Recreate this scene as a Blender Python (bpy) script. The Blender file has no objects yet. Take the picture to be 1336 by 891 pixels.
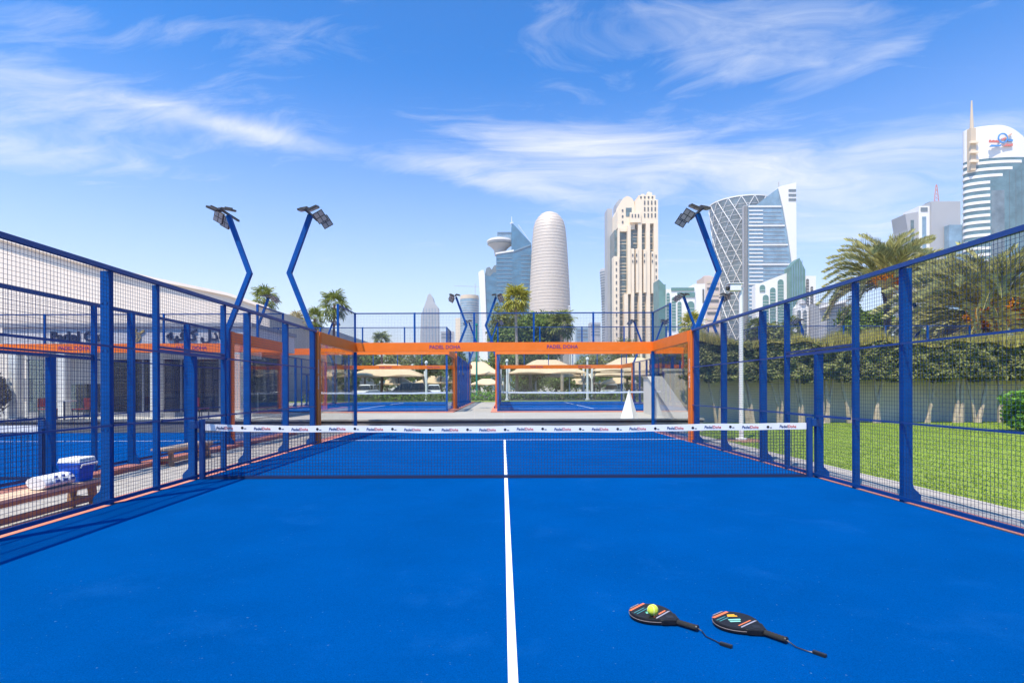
import bpy, bmesh, math, random
import numpy as np
from mathutils import Vector, Matrix
R = math.radians
random.seed(7); RNG = np.random.default_rng(7)
scene = bpy.context.scene
col = scene.collection

# ---------------------------------------------------------------- camera
F, PX, PY, CX, CY, CH = 750.0, 656.0, 507.0, -0.046, -9.3, 1.45
cam_d = bpy.data.cameras.new('camera'); cam = bpy.data.objects.new('camera', cam_d); col.objects.link(cam)
cam.location = (CX, CY, CH); cam.rotation_euler = (R(90), R(0.2), 0)
cam_d.sensor_width = 36; cam_d.lens = 36 * F / 1336
cam_d.shift_x = (668 - PX) / 1336; cam_d.shift_y = (PY - 445.5) / 1336
cam_d.clip_start = 0.05; cam_d.clip_end = 6000
scene.camera = cam

# ---------------------------------------------------------------- light
SUN = Vector((-0.23, -0.35, 0.90)).normalized()
sun_el = math.asin(SUN.z); sun_rot = math.atan2(SUN.x, SUN.y)
ld = bpy.data.lights.new('sun', 'SUN'); ld.energy = 4.7; ld.angle = R(0.53); ld.color = (1.0, 0.885, 0.73)
sun = bpy.data.objects.new('sun', ld); col.objects.link(sun); sun.location = (-30, -40, 100)
sun.rotation_euler = SUN.to_track_quat('Z', 'Y').to_euler()
w = bpy.data.worlds.new('World'); scene.world = w; w.use_nodes = True
nt = w.node_tree; N = nt.nodes; L = nt.links; N.clear()
def nd(t, **k):
    n = N.new(t)
    for a, b in k.items(): setattr(n, a, b)
    return n
def lk(a, b): L.new(a, b)
out = nd('ShaderNodeOutputWorld'); bg = nd('ShaderNodeBackground'); bg.inputs['Strength'].default_value = 0.128
sky = nd('ShaderNodeTexSky', sky_type='NISHITA'); sky.sun_disc = False
sky.sun_elevation = sun_el; sky.sun_rotation = sun_rot
sky.air_density = 1.0; sky.dust_density = 1.0; sky.ozone_density = 1.2; sky.altitude = 0
tc = nd('ShaderNodeTexCoord')
def vmath(op, a, b=None):
    n = nd('ShaderNodeVectorMath', operation=op)
    if isinstance(a, tuple): n.inputs[0].default_value = a
    else: lk(a, n.inputs[0])
    if b is not None:
        if isinstance(b, tuple): n.inputs[1].default_value = b
        else: lk(b, n.inputs[1])
    return n
def fmath(op, a, b=None, c=None, clamp=False):
    n = nd('ShaderNodeMath', operation=op, use_clamp=clamp)
    for i, v in enumerate((a, b, c)):
        if v is None: continue
        if isinstance(v, (int, float)): n.inputs[i].default_value = v
        else: lk(v, n.inputs[i])
    return n.outputs[0]
hs = nd('ShaderNodeHueSaturation'); hs.inputs['Saturation'].default_value = 1.12; hs.inputs['Value'].default_value = 1.0
gm = nd('ShaderNodeGamma'); gm.inputs['Gamma'].default_value = 1.3
lk(vmath('MULTIPLY', sky.outputs[0], (.2, .2, .2)).outputs[0], gm.inputs['Color'])
lk(vmath('MULTIPLY', gm.outputs[0], (2.0, 5.0, 7.2)).outputs[0], hs.inputs['Color'])
dirn = vmath('NORMALIZE', tc.outputs['Generated']).outputs[0]
sep = nd('ShaderNodeSeparateXYZ'); lk(dirn, sep.inputs[0])
zz = fmath('ADD', fmath('MAXIMUM', sep.outputs[2], 0.0), 0.10)
comb = nd('ShaderNodeCombineXYZ')
lk(fmath('DIVIDE', sep.outputs[0], zz), comb.inputs[0]); lk(fmath('DIVIDE', sep.outputs[1], zz), comb.inputs[1])
def noise(vec, scale, detail, rough, dist=0.0):
    n = nd('ShaderNodeTexNoise'); n.inputs['Scale'].default_value = scale; n.inputs['Detail'].default_value = detail
    n.inputs['Roughness'].default_value = rough; n.inputs['Distortion'].default_value = dist
    lk(vec, n.inputs['Vector']); return n
mp = nd('ShaderNodeMapping'); mp.inputs['Rotation'].default_value = (0, 0, R(14)); mp.inputs['Scale'].default_value = (0.8, 1.3, 1)
lk(comb.outputs[0], mp.inputs['Vector'])
wn = noise(mp.outputs[0], 1.1, 3, 0.5)
wv = vmath('MULTIPLY', vmath('SUBTRACT', wn.outputs['Color'], (0.5, 0.5, 0.5)).outputs[0], (0.9, 0.9, 0)).outputs[0]
wp = vmath('ADD', mp.outputs[0], wv).outputs[0]
fb = noise(wp, 1.7, 9, 0.60, 0.35)
fine = noise(vmath('MULTIPLY', wp, (1.0, 1.9, 1)).outputs[0], 4.2, 8, 0.66, 0.5)
tex = fmath('ADD', fmath('MULTIPLY', fb.outputs['Fac'], 0.60), fmath('MULTIPLY', fine.outputs['Fac'], 0.40))
msum = None
for (px, py, sx, sy, ang, amp) in ((60, 125, 300, 36, 10, 1.35), (20, 195, 190, 32, 6, 1.5), (330, 170, 170, 12, 14, .8), (770, 200, 200, 42, 4, 1.75),
                                   (960, 55, 270, 64, 3, 1.0), (1120, 225, 250, 56, -6, 1.4), (640, 232, 120, 20, 14, 1.3), (150, 40, 330, 46, 6, .75),
                                   (1060, 300, 300, 40, 0, .8), (1180, 60, 160, 12, -24, .5)):
    c = Vector(((px - PX) / F, 1.0, (PY - py) / F)); d = c.normalized()
    t1 = Vector((math.cos(R(ang)), 0, -math.sin(R(ang)))); t1 = (t1 - d * t1.dot(d)).normalized(); t2 = d.cross(t1)
    s = c.length * F
    a = fmath('MULTIPLY', vmath('DOT_PRODUCT', dirn, tuple(t1)).outputs['Value'], s / sx)
    b = fmath('MULTIPLY', vmath('DOT_PRODUCT', dirn, tuple(t2)).outputs['Value'], s / sy)
    q = fmath('ADD', fmath('MULTIPLY', a, a), fmath('MULTIPLY', b, b))
    m = fmath('MULTIPLY', fmath('EXPONENT', fmath('MULTIPLY', q, -1.0)), amp)
    m = fmath('MULTIPLY', m, fmath('GREATER_THAN', vmath('DOT_PRODUCT', dirn, tuple(d)).outputs['Value'], 0.0))
    msum = m if msum is None else fmath('ADD', msum, m)
msum = fmath('MINIMUM', msum, 1.6)
thr = fmath('SUBTRACT', 0.59, fmath('MULTIPLY', msum, 0.20))
den = fmath('MULTIPLY', fmath('SUBTRACT', tex, thr), 2.9, clamp=True)
den = fmath('MULTIPLY', fmath('POWER', den, 1.2), 0.86)
den = fmath('MULTIPLY', den, fmath('GREATER_THAN', sep.outputs[2], 0.0))
mix = nd('ShaderNodeMix', data_type='RGBA'); lk(den, mix.inputs['Factor'])
hzf = fmath('POWER', fmath('SUBTRACT', 1.0, fmath('DIVIDE', fmath('MAXIMUM', sep.outputs[2], 0.0), 0.50), clamp=True), 1.6)
hmix = nd('ShaderNodeMix', data_type='RGBA'); lk(hzf, hmix.inputs['Factor']); lk(hs.outputs[0], hmix.inputs['A']); hmix.inputs['B'].default_value = (5.35, 5.0, 4.85, 1)
lk(hmix.outputs['Result'], mix.inputs['A']); mix.inputs['B'].default_value = (5.0, 5.15, 5.35, 1)
lk(mix.outputs['Result'], bg.inputs['Color']); lk(bg.outputs[0], out.inputs[0])
vs = scene.view_settings; vs.view_transform = 'Standard'; vs.look = 'None'; vs.gamma = 1; vs.exposure = 0.62
vs.use_curve_mapping = False
cy = scene.cycles; cy.transparent_max_bounces = 40; cy.max_bounces = 8; cy.volume_bounces = 1
cy.use_denoising = True; cy.caustics_reflective = False; cy.caustics_refractive = False

# ---------------------------------------------------------------- materials
MATS = {}
def mat(name, base, rough=0.6, metal=0.0, var=0.0, vscale=4.0, bump=0.0, bscale=40.0, island=0.0, spec=0.5, coat=0.0, transl=0.0, dirt=None, coords='Object', hue=None):
    if name in MATS: return MATS[name]
    m = bpy.data.materials.new(name); m.use_nodes = True; t = m.node_tree; n = t.nodes
    b = n['Principled BSDF']; b.inputs['Roughness'].default_value = rough; b.inputs['Metallic'].default_value = metal
    b.inputs['Specular IOR Level'].default_value = spec; b.inputs['Coat Weight'].default_value = coat
    b.inputs['Base Color'].default_value = (*base, 1)
    colout = None
    tcn = n.new('ShaderNodeTexCoord')
    if var or dirt or hue:
        nz = n.new('ShaderNodeTexNoise'); nz.inputs['Scale'].default_value = vscale; nz.inputs['Detail'].default_value = 7; nz.inputs['Roughness'].default_value = .62
        t.links.new(tcn.outputs[coords], nz.inputs['Vector'])
        cr = n.new('ShaderNodeValToRGB'); cr.color_ramp.elements[0].position = .3; cr.color_ramp.elements[1].position = .7
        lo = [max(0, c * (1 - var)) for c in base]; hi = [min(1, c * (1 + var)) for c in (hue or base)]
        cr.color_ramp.elements[0].color = (*lo, 1); cr.color_ramp.elements[1].color = (*hi, 1)
        t.links.new(nz.outputs['Fac'], cr.inputs['Fac']); colout = cr.outputs['Color']
        if dirt:
            dc, dsc, lo_, hi_, amt = dirt
            n2 = n.new('ShaderNodeTexNoise'); n2.inputs['Scale'].default_value = dsc; n2.inputs['Detail'].default_value = 9; n2.inputs['Roughness'].default_value = .7
            t.links.new(tcn.outputs[coords], n2.inputs['Vector'])
            mr = n.new('ShaderNodeMapRange'); mr.inputs['From Min'].default_value = lo_; mr.inputs['From Max'].default_value = hi_; mr.inputs['To Max'].default_value = amt
            t.links.new(n2.outputs['Fac'], mr.inputs['Value'])
            mx = n.new('ShaderNodeMix'); mx.data_type = 'RGBA'; t.links.new(mr.outputs[0], mx.inputs['Factor'])
            t.links.new(colout, mx.inputs['A']); mx.inputs['B'].default_value = (*dc, 1); colout = mx.outputs['Result']
    if island:
        g = n.new('ShaderNodeNewGeometry'); h = n.new('ShaderNodeHueSaturation')
        mr = n.new('ShaderNodeMapRange'); mr.inputs['To Min'].default_value = 1 - island; mr.inputs['To Max'].default_value = 1 + island
        t.links.new(g.outputs['Random Per Island'], mr.inputs['Value']); t.links.new(mr.outputs[0], h.inputs['Value'])
        if colout: t.links.new(colout, h.inputs['Color'])
        else: h.inputs['Color'].default_value = (*base, 1)
        colout = h.outputs[0]
    if colout: t.links.new(colout, b.inputs['Base Color'])
    if bump:
        n3 = n.new('ShaderNodeTexNoise'); n3.inputs['Scale'].default_value = bscale; n3.inputs['Detail'].default_value = 5
        t.links.new(tcn.outputs[coords], n3.inputs['Vector'])
        bp = n.new('ShaderNodeBump'); bp.inputs['Strength'].default_value = bump; bp.inputs['Distance'].default_value = .02
        t.links.new(n3.outputs['Fac'], bp.inputs['Height']); t.links.new(bp.outputs[0], b.inputs['Normal'])
    if transl:
        tr = n.new('ShaderNodeBsdfTranslucent'); ms = n.new('ShaderNodeMixShader'); ms.inputs[0].default_value = transl
        if colout: t.links.new(colout, tr.inputs['Color'])
        else: tr.inputs['Color'].default_value = (*base, 1)
        o = n['Material Output']; t.links.new(b.outputs[0], ms.inputs[1]); t.links.new(tr.outputs[0], ms.inputs[2]); t.links.new(ms.outputs[0], o.inputs['Surface'])
    MATS[name] = m; return m
def glass_mat(name, tint, refl=1.0, rough=0.0):
    m = bpy.data.materials.new(name); m.use_nodes = True; t = m.node_tree; n = t.nodes; n.clear()
    o = n.new('ShaderNodeOutputMaterial'); ms = n.new('ShaderNodeMixShader'); tr = n.new('ShaderNodeBsdfTransparent'); gl = n.new('ShaderNodeBsdfGlossy')
    tr.inputs['Color'].default_value = (*tint, 1); gl.inputs['Roughness'].default_value = rough
    fr = n.new('ShaderNodeFresnel'); fr.inputs['IOR'].default_value = 1.45
    mu = n.new('ShaderNodeMath'); mu.operation = 'MULTIPLY'; mu.inputs[1].default_value = refl; mu.use_clamp = True
    t.links.new(fr.outputs[0], mu.inputs[0]); t.links.new(mu.outputs[0], ms.inputs[0])
    t.links.new(tr.outputs[0], ms.inputs[1]); t.links.new(gl.outputs[0], ms.inputs[2]); t.links.new(ms.outputs[0], o.inputs[0])
    return m
M_turf = mat('court_turf', (0.0001, 0.064, 0.262), .9, var=.09, vscale=.7, bump=.5, bscale=420, spec=.0, dirt=((.009, .11, .36), 1.1, .55, .8, .42))
def add_grain(m):
    t = m.node_tree; n = t.nodes; b = n['Principled BSDF']; src = b.inputs['Base Color'].links[0].from_socket; tcn = n.new('ShaderNodeTexCoord')
    def nz(sc, det): q = n.new('ShaderNodeTexNoise'); q.inputs['Scale'].default_value = sc; q.inputs['Detail'].default_value = det; t.links.new(tcn.outputs['Object'], q.inputs['Vector']); return q.outputs['Fac']
    h = n.new('ShaderNodeHueSaturation'); mr = n.new('ShaderNodeMapRange'); mr.inputs['From Min'].default_value = .3; mr.inputs['From Max'].default_value = .7; mr.inputs['To Min'].default_value = .80; mr.inputs['To Max'].default_value = 1.2
    t.links.new(nz(170, 4), mr.inputs['Value']); t.links.new(mr.outputs[0], h.inputs['Value']); t.links.new(src, h.inputs['Color'])
    mx = n.new('ShaderNodeMix'); mx.data_type = 'RGBA'; sp = n.new('ShaderNodeMapRange'); sp.inputs['From Min'].default_value = .715; sp.inputs['From Max'].default_value = .76; sp.inputs['To Max'].default_value = .5
    t.links.new(nz(38, 2), sp.inputs['Value']); t.links.new(sp.outputs[0], mx.inputs['Factor']); t.links.new(h.outputs[0], mx.inputs['A']); mx.inputs['B'].default_value = (.10, .24, .40, 1); t.links.new(mx.outputs['Result'], b.inputs['Base Color'])
add_grain(M_turf)
M_turf2 = mat('court_turf_side', (0.0001, 0.064, 0.262), .9, var=.10, vscale=.6, spec=.0, dirt=((.009, .11, .36), .9, .55, .8, .4))
M_line = mat('line_paint', (.78, .79, .80), .8, var=.06, vscale=9)
M_blue = mat('blue_powder_coat', (.0003, .068, .285), .5, var=.16, vscale=5, spec=.16, dirt=((.012, .09, .28), 7, .55, .8, .45))
M_wire = mat('blue_mesh_wire', (.002, .028, .115), .45, var=.1, vscale=3)
M_rail = mat('blue_rail', (.001, .045, .20), .4, var=.12, vscale=5)
M_orange = mat('orange_coat', (.92, .185, .012), .48, var=.06, vscale=2.5, spec=.35, dirt=((.70, .26, .10), 5, .56, .8, .45))
M_salmon = mat('salmon_slab', (.58, .20, .13), .9, var=.16, vscale=3, bump=.3, bscale=60, dirt=((.42, .30, .24), 2.2, .5, .75, .6))
M_paver = mat('paver_stone', (.36, .335, .30), .9, var=.16, vscale=5, bump=.3, bscale=80, dirt=((.20, .18, .16), 3, .56, .8, .5))
M_conc = mat('concrete', (.37, .345, .305), .85, var=.09, vscale=.8, bump=.2, bscale=30, dirt=((.30, .28, .25), 1.2, .55, .8, .5))
M_concd = mat('joint_and_shade_dark', (.06, .055, .05), .9)
M_concw = mat('pale_render', (.60, .57, .52), .85, var=.06, vscale=1.2, dirt=((.40, .37, .33), 2, .55, .85, .4))
M_ground = mat('ground_sand', (.34, .30, .25), .95, var=.15, vscale=.05)
M_net = mat('net_cord', (.004, .018, .075), .8)
M_white = mat('white_tape', (.80, .80, .80), .6, var=.03, vscale=8)
M_navy = mat('navy_print', (.05, .06, .16), .6)
M_redp = mat('red_print', (.62, .10, .06), .6)
M_black = mat('black_plastic', (.012, .012, .013), .4)
M_wood = mat('bench_wood', (.37, .20, .10), .7, var=.28, vscale=6, bump=.3, bscale=50)
M_woodl = mat('bench_wood_top', (.62, .43, .29), .75, var=.2, vscale=7, bump=.3, bscale=50)
M_glass = glass_mat('court_glass', (.965, .98, .975), .55)
M_gedge = mat('glass_edge', (.10, .30, .25), .2)
M_leafh = mat('hedge_leaf', (.215, .225, .078), .6, spec=.2, island=.55, transl=.25, var=.25, vscale=.7)
M_leaft = mat('hedge_tip', (.42, .37, .11), .7, spec=.2, island=.35, transl=.3, var=.2, vscale=.7)
M_tree = mat('tree_leaf', (.165, .225, .04), .6, spec=.25, island=.5, transl=.3, var=.3, vscale=.35)
M_tree2 = mat('tree_leaf_olive', (.24, .25, .06), .6, spec=.25, island=.5, transl=.3, var=.3, vscale=.35)
M_shrub = mat('shrub_leaf', (.15, .30, .04), .5, spec=.3, island=.45, transl=.3)
M_palm = mat('fan_palm_leaf', (.20, .235, .05), .6, spec=.25, island=.3, transl=.25, var=.25, vscale=.8)
M_palmy = mat('yellow_palm_leaf', (.40, .38, .06), .6, spec=.25, island=.3, transl=.3, var=.25, vscale=.8)
M_date = mat('date_palm_leaf', (.43, .415, .17), .6, spec=.25, island=.4, transl=.2, var=.25, vscale=1.1)
M_dateo = mat('dry_palm_leaf', (.40, .34, .17), .7, spec=.2, island=.35, transl=.2)
M_fruit = mat('date_fruit', (.95, .36, .02), .6, spec=.2, island=.3)
M_bark = mat('bark', (.15, .105, .075), .9, var=.35, vscale=6, bump=.6, bscale=25)
M_barkl = mat('pale_bark', (.44, .36, .27), .9, var=.25, vscale=6, bump=.4, bscale=25)
M_barkr = mat('red_bark', (.19, .10, .075), .9, var=.3, vscale=5, bump=.5, bscale=20)
M_lawn = mat('lawn_soil', (.20, .27, .03), .95, var=.18, vscale=.6, bump=.2, bscale=60)
M_grass = mat('grass_blade', (.265, .37, .04), .6, spec=.2, island=.2, transl=.35, var=.22, vscale=.35)
M_mulch = mat('mulch', (.30, .15, .10), .95, var=.3, vscale=12, bump=.5, bscale=40)
M_wall = mat('garden_wall', (.60, .535, .455), .9, var=.1, vscale=1.1, bump=.2, bscale=25)
M_steelw = mat('white_metal', (.78, .77, .74), .45, var=.04, vscale=4)
M_canvas = mat('canopy_cream', (.80, .60, .39), .8, var=.06, vscale=1.0, transl=.25)
M_teal = mat('teal_pole', (.0, .20, .15), .5)
M_lens = mat('floodlight_lens', (.55, .46, .39), .3, var=.15, vscale=20)
M_housing = mat('floodlight_housing', (.085, .075, .07), .5, metal=.4)

# ---------------------------------------------------------------- mesh helpers
class MB:
    def __init__(s): s.v = []; s.f = []
    def add(s, vs, fs):
        o = len(s.v); s.v.extend(tuple(v) for v in vs); s.f.extend(tuple(i + o for i in f) for f in fs); return s
    def box(s, x0, x1, y0, y1, z0, z1):
        return s.add([(x0, y0, z0), (x1, y0, z0), (x1, y1, z0), (x0, y1, z0), (x0, y0, z1), (x1, y0, z1), (x1, y1, z1), (x0, y1, z1)],
                     [(0, 3, 2, 1), (4, 5, 6, 7), (0, 1, 5, 4), (1, 2, 6, 5), (2, 3, 7, 6), (3, 0, 4, 7)])
    def hexa(s, b, t):       # 4 bottom points, 4 top points (ccw)
        return s.add(list(b) + list(t), [(0, 3, 2, 1), (4, 5, 6, 7), (0, 1, 5, 4), (1, 2, 6, 5), (2, 3, 7, 6), (3, 0, 4, 7)])
    def prism(s, pts, axis, a0, a1):   # polygon in the plane of the two other axes
        n = len(pts)
        def P(p, a): return {'y': (p[0], a, p[1]), 'x': (a, p[0], p[1]), 'z': (p[0], p[1], a)}[axis]
        vs = [P(p, a0) for p in pts] + [P(p, a1) for p in pts]
        fs = [tuple(range(n)), tuple(range(2 * n - 1, n - 1, -1))] + [(i, i + n, (i + 1) % n + n, (i + 1) % n) for i in range(n)]
        return s.add(vs, fs)
    def tube(s, path, r, n=8, caps=True):
        path = [Vector(p) for p in path]; rs = r if isinstance(r, (list, tuple)) else [r] * len(path); vs = []
        prev = None
        for i, p in enumerate(path):
            t = (path[min(i + 1, len(path) - 1)] - path[max(i - 1, 0)]).normalized()
            if prev is None: a = t.orthogonal().normalized()
            else: a = (prev - t * prev.dot(t)).normalized()
            prev = a; b = t.cross(a)
            for k in range(n):
                an = 2 * math.pi * k / n; vs.append(p + (a * math.cos(an) + b * math.sin(an)) * rs[i])
        fs = [(i * n + k, i * n + (k + 1) % n, (i + 1) * n + (k + 1) % n, (i + 1) * n + k) for i in range(len(path) - 1) for k in range(n)]
        if caps: fs += [tuple(range(n - 1, -1, -1)), tuple((len(path) - 1) * n + k for k in range(n))]
        return s.add(vs, fs)
    def lathe(s, prof, n=32, c=(0, 0, 0), a0=0, a1=2 * math.pi, sy=1.0):
        full = abs(a1 - a0 - 2 * math.pi) < 1e-6; m = n if full else n + 1
        vs = [(c[0] + r * math.cos(a0 + (a1 - a0) * k / n), c[1] + sy * r * math.sin(a0 + (a1 - a0) * k / n), c[2] + z) for r, z in prof for k in range(m)]
        fs = [(i * m + k, i * m + (k + 1) % m, (i + 1) * m + (k + 1) % m, (i + 1) * m + k) for i in range(len(prof) - 1) for k in range(n)]
        return s.add(vs, fs)
    def mesh(s, name):
        me = bpy.data.meshes.new(name); me.from_pydata(s.v, [], s.f); me.update(); return me
def recalc(me):
    bm = bmesh.new(); bm.from_mesh(me); bmesh.ops.recalc_face_normals(bm, faces=bm.faces); bm.to_mesh(me); bm.free()
def obj(name, mb, material, parent=None, loc=(0, 0, 0), smooth=False, fix=True, bevel=0):
    me = mb.mesh(name) if isinstance(mb, MB) else mb
    if isinstance(mb, MB):
        if fix: recalc(me)
        me.materials.append(material)
        if smooth:
            me.polygons.foreach_set('use_smooth', [True] * len(me.polygons))
            me.set_sharp_from_angle(angle=R(38))
    o = bpy.data.objects.new(name, me); col.objects.link(o); o.location = loc
    if parent: o.parent = parent
    if bevel:
        b = o.modifiers.new('bevel', 'BEVEL'); b.width = bevel; b.segments = 2; b.limit_method = 'ANGLE'
    return o
def tag(o, label, cat, group=None, kind=None):
    o['label'] = label; o['category'] = cat
    if group: o['group'] = group
    if kind: o['kind'] = kind
    return o
def struct(o): o['kind'] = 'structure'; return o
def thing(name, label, cat, loc=(0, 0, 0), rz=0, group=None):
    o = bpy.data.objects.new(name, None); col.objects.link(o); o.location = loc; o.rotation_euler = (0, 0, rz); o.empty_display_size = .2
    return tag(o, label, cat, group)
BOXC = {}
def bar(name, material, parent, x0, x1, y0, y1, z0, z1):
    d = (round(x1 - x0, 4), round(y1 - y0, 4), round(z1 - z0, 4), material.name)
    if d not in BOXC:
        me = MB().box(-d[0] / 2, d[0] / 2, -d[1] / 2, d[1] / 2, -d[2] / 2, d[2] / 2).mesh(name); me.materials.append(material); BOXC[d] = me
    return obj(name, BOXC[d], material, parent, ((x0 + x1) / 2, (y0 + y1) / 2, (z0 + z1) / 2))
def arrays_mesh(name, V, Fq, material):
    me = bpy.data.meshes.new(name); V = np.asarray(V, np.float32); Fq = np.asarray(Fq, np.int32); k = Fq.shape[1]
    me.vertices.add(len(V)); me.vertices.foreach_set('co', V.ravel()); me.loops.add(Fq.size); me.loops.foreach_set('vertex_index', Fq.ravel())
    me.polygons.add(len(Fq)); me.polygons.foreach_set('loop_start', np.arange(0, Fq.size, k, dtype=np.int32))
    me.update(calc_edges=True); me.materials.append(material); return me
def text_mesh(body, size, material, extrude=.004, bold=0.0, align='CENTER', shear=0):
    cu = bpy.data.curves.new('lettering', 'FONT'); cu.body = body; cu.size = size; cu.extrude = extrude; cu.align_x = align; cu.offset = bold; cu.shear = shear
    cu.resolution_u = 3
    o = bpy.data.objects.new('lettering', cu); col.objects.link(o); dg = bpy.context.evaluated_depsgraph_get()
    me = bpy.data.meshes.new_from_object(o.evaluated_get(dg)); bpy.data.objects.remove(o); bpy.data.curves.remove(cu)
    me.materials.clear(); me.materials.append(material); return me
def W(px, py, D): return Vector(((px - PX) / F * D + CX, D + CY, CH + (PY - py) / F * D))

# ---------------------------------------------------------------- setting
UP = 0.34           # upper terrace level
AI = -0.10          # aisle level
g = struct(obj('ground', MB().add([(-1400, -120, AI - .02), (1400, -120, AI - .02), (1400, 1400, AI - .02), (-1400, 1400, AI - .02)], [(0, 1, 2, 3)]), M_ground))
terr = MB().prism([(-60, 10.62), (6.9, 10.62), (6.9, 16.4), (70, 16.4), (70, 190), (-60, 190)], 'z', AI, UP)
struct(obj('terrace', terr, M_conc))
tc_ = struct(obj('terrace_coping', MB().box(-60, 6.93, 10.58, 10.85, UP + .003, UP + .055), M_conc))
bar('painted_shade_strip', M_concd, tc_, -60, 6.9, 10.605, 10.617, UP - .07, UP + .0)  # dark strip laid on the riser as painted shade under the coping
lw = struct(obj('lawn', MB().box(6.25, 60, -14, 16.2, AI, AI + .03), M_lawn))
pv = struct(obj('aisle_paving', MB().box(-7.02, -5.38, -13, 10.4, AI - .01, AI + .006), M_concd))
for i in range(52):
    for j in range(4):
        if -5.6 < -12.4 + i * .44 + .22:
            bar('paver', M_paver, pv, -7.01 + j * .405, -7.01 + j * .405 + .397, -12.4 + i * .44, -12.4 + i * .44 + .432, AI + .004, AI + .018 + .004 * ((i * 7 + j * 3) % 3))
kb = struct(obj('lawn_edge_paving', MB().box(5.36, 6.25, -13, 10.4, AI - .01, AI + .015), M_concd))
for i in range(40):
    y = -12.8 + i * .56
    if y > -5.6: bar('paver', M_paver, kb, 5.37, 5.80, y, y + .552, AI + .01, AI + .045 + .003 * (i % 3)); bar('paver', M_paver, kb, 5.808, 6.24, y + .2, y + .752, AI + .01, AI + .047 + .003 * ((i + 1) % 3))

# ---------------------------------------------------------------- courts
def panel_mesh(wd, h, step=.05, r=.0015):
    key = ('panel', round(wd, 3), round(h, 3))
    if key in BOXC: return BOXC[key]
    m = MB()
    def rod(a, b, ax):
        if ax == 'z': p = [(a - r, -r), (a + r, -r), (a + r, r), (a - r, r)]; vs = [(x, y, z) for z in (0, h) for x, y in p]
        else: p = [(-r + 2 * r, a - r), (r + 2 * r, a - r), (r + 2 * r, a + r), (-r + 2 * r, a + r)]; vs = [(x, y, z) for x in (-wd / 2, wd / 2) for y, z in p]
        m.add(vs, [(0, 1, 5, 4), (1, 2, 6, 5), (2, 3, 7, 6), (3, 0, 4, 7)])
    n = int(round(wd / step))
    for i in range(n + 1): rod(-wd / 2 + i * wd / n, 0, 'z')
    n = int(round(h / step))
    for i in range(n + 1): rod(i * h / n, 0, 'x')
    me = m.mesh('mesh_panel'); recalc(me); me.materials.append(M_wire); BOXC[key] = me; return me
def mesh_panel(parent, cx, cy, z0, wd, h, along):
    o = obj('mesh_panel', panel_mesh(wd, h), M_wire, parent, (cx, cy, z0)); o.rotation_euler = (0, 0, R(90) if along == 'y' else 0); return o
T_beam = text_mesh('PADEL DOHA', .17, mat('purple_print', (.22, .03, .16), .6), .003, .003)
T_col = text_mesh('PADEL DOHA', .13, mat('pale_print', (.80, .55, .45), .6), .003, .002)
def bracket(post, s, w=.06):
    key = ('bracket', s)
    if key not in BOXC:
        me = MB().prism([(0, 0), (.11 * s, 0), (.11 * s, .08), (.08 * s, .12), (.025 * s, .17), (0, .26)], 'y', -.028, .028).mesh('foot_bracket'); recalc(me); me.materials.append(M_blue); BOXC[key] = me
    return BOXC[key]
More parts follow.
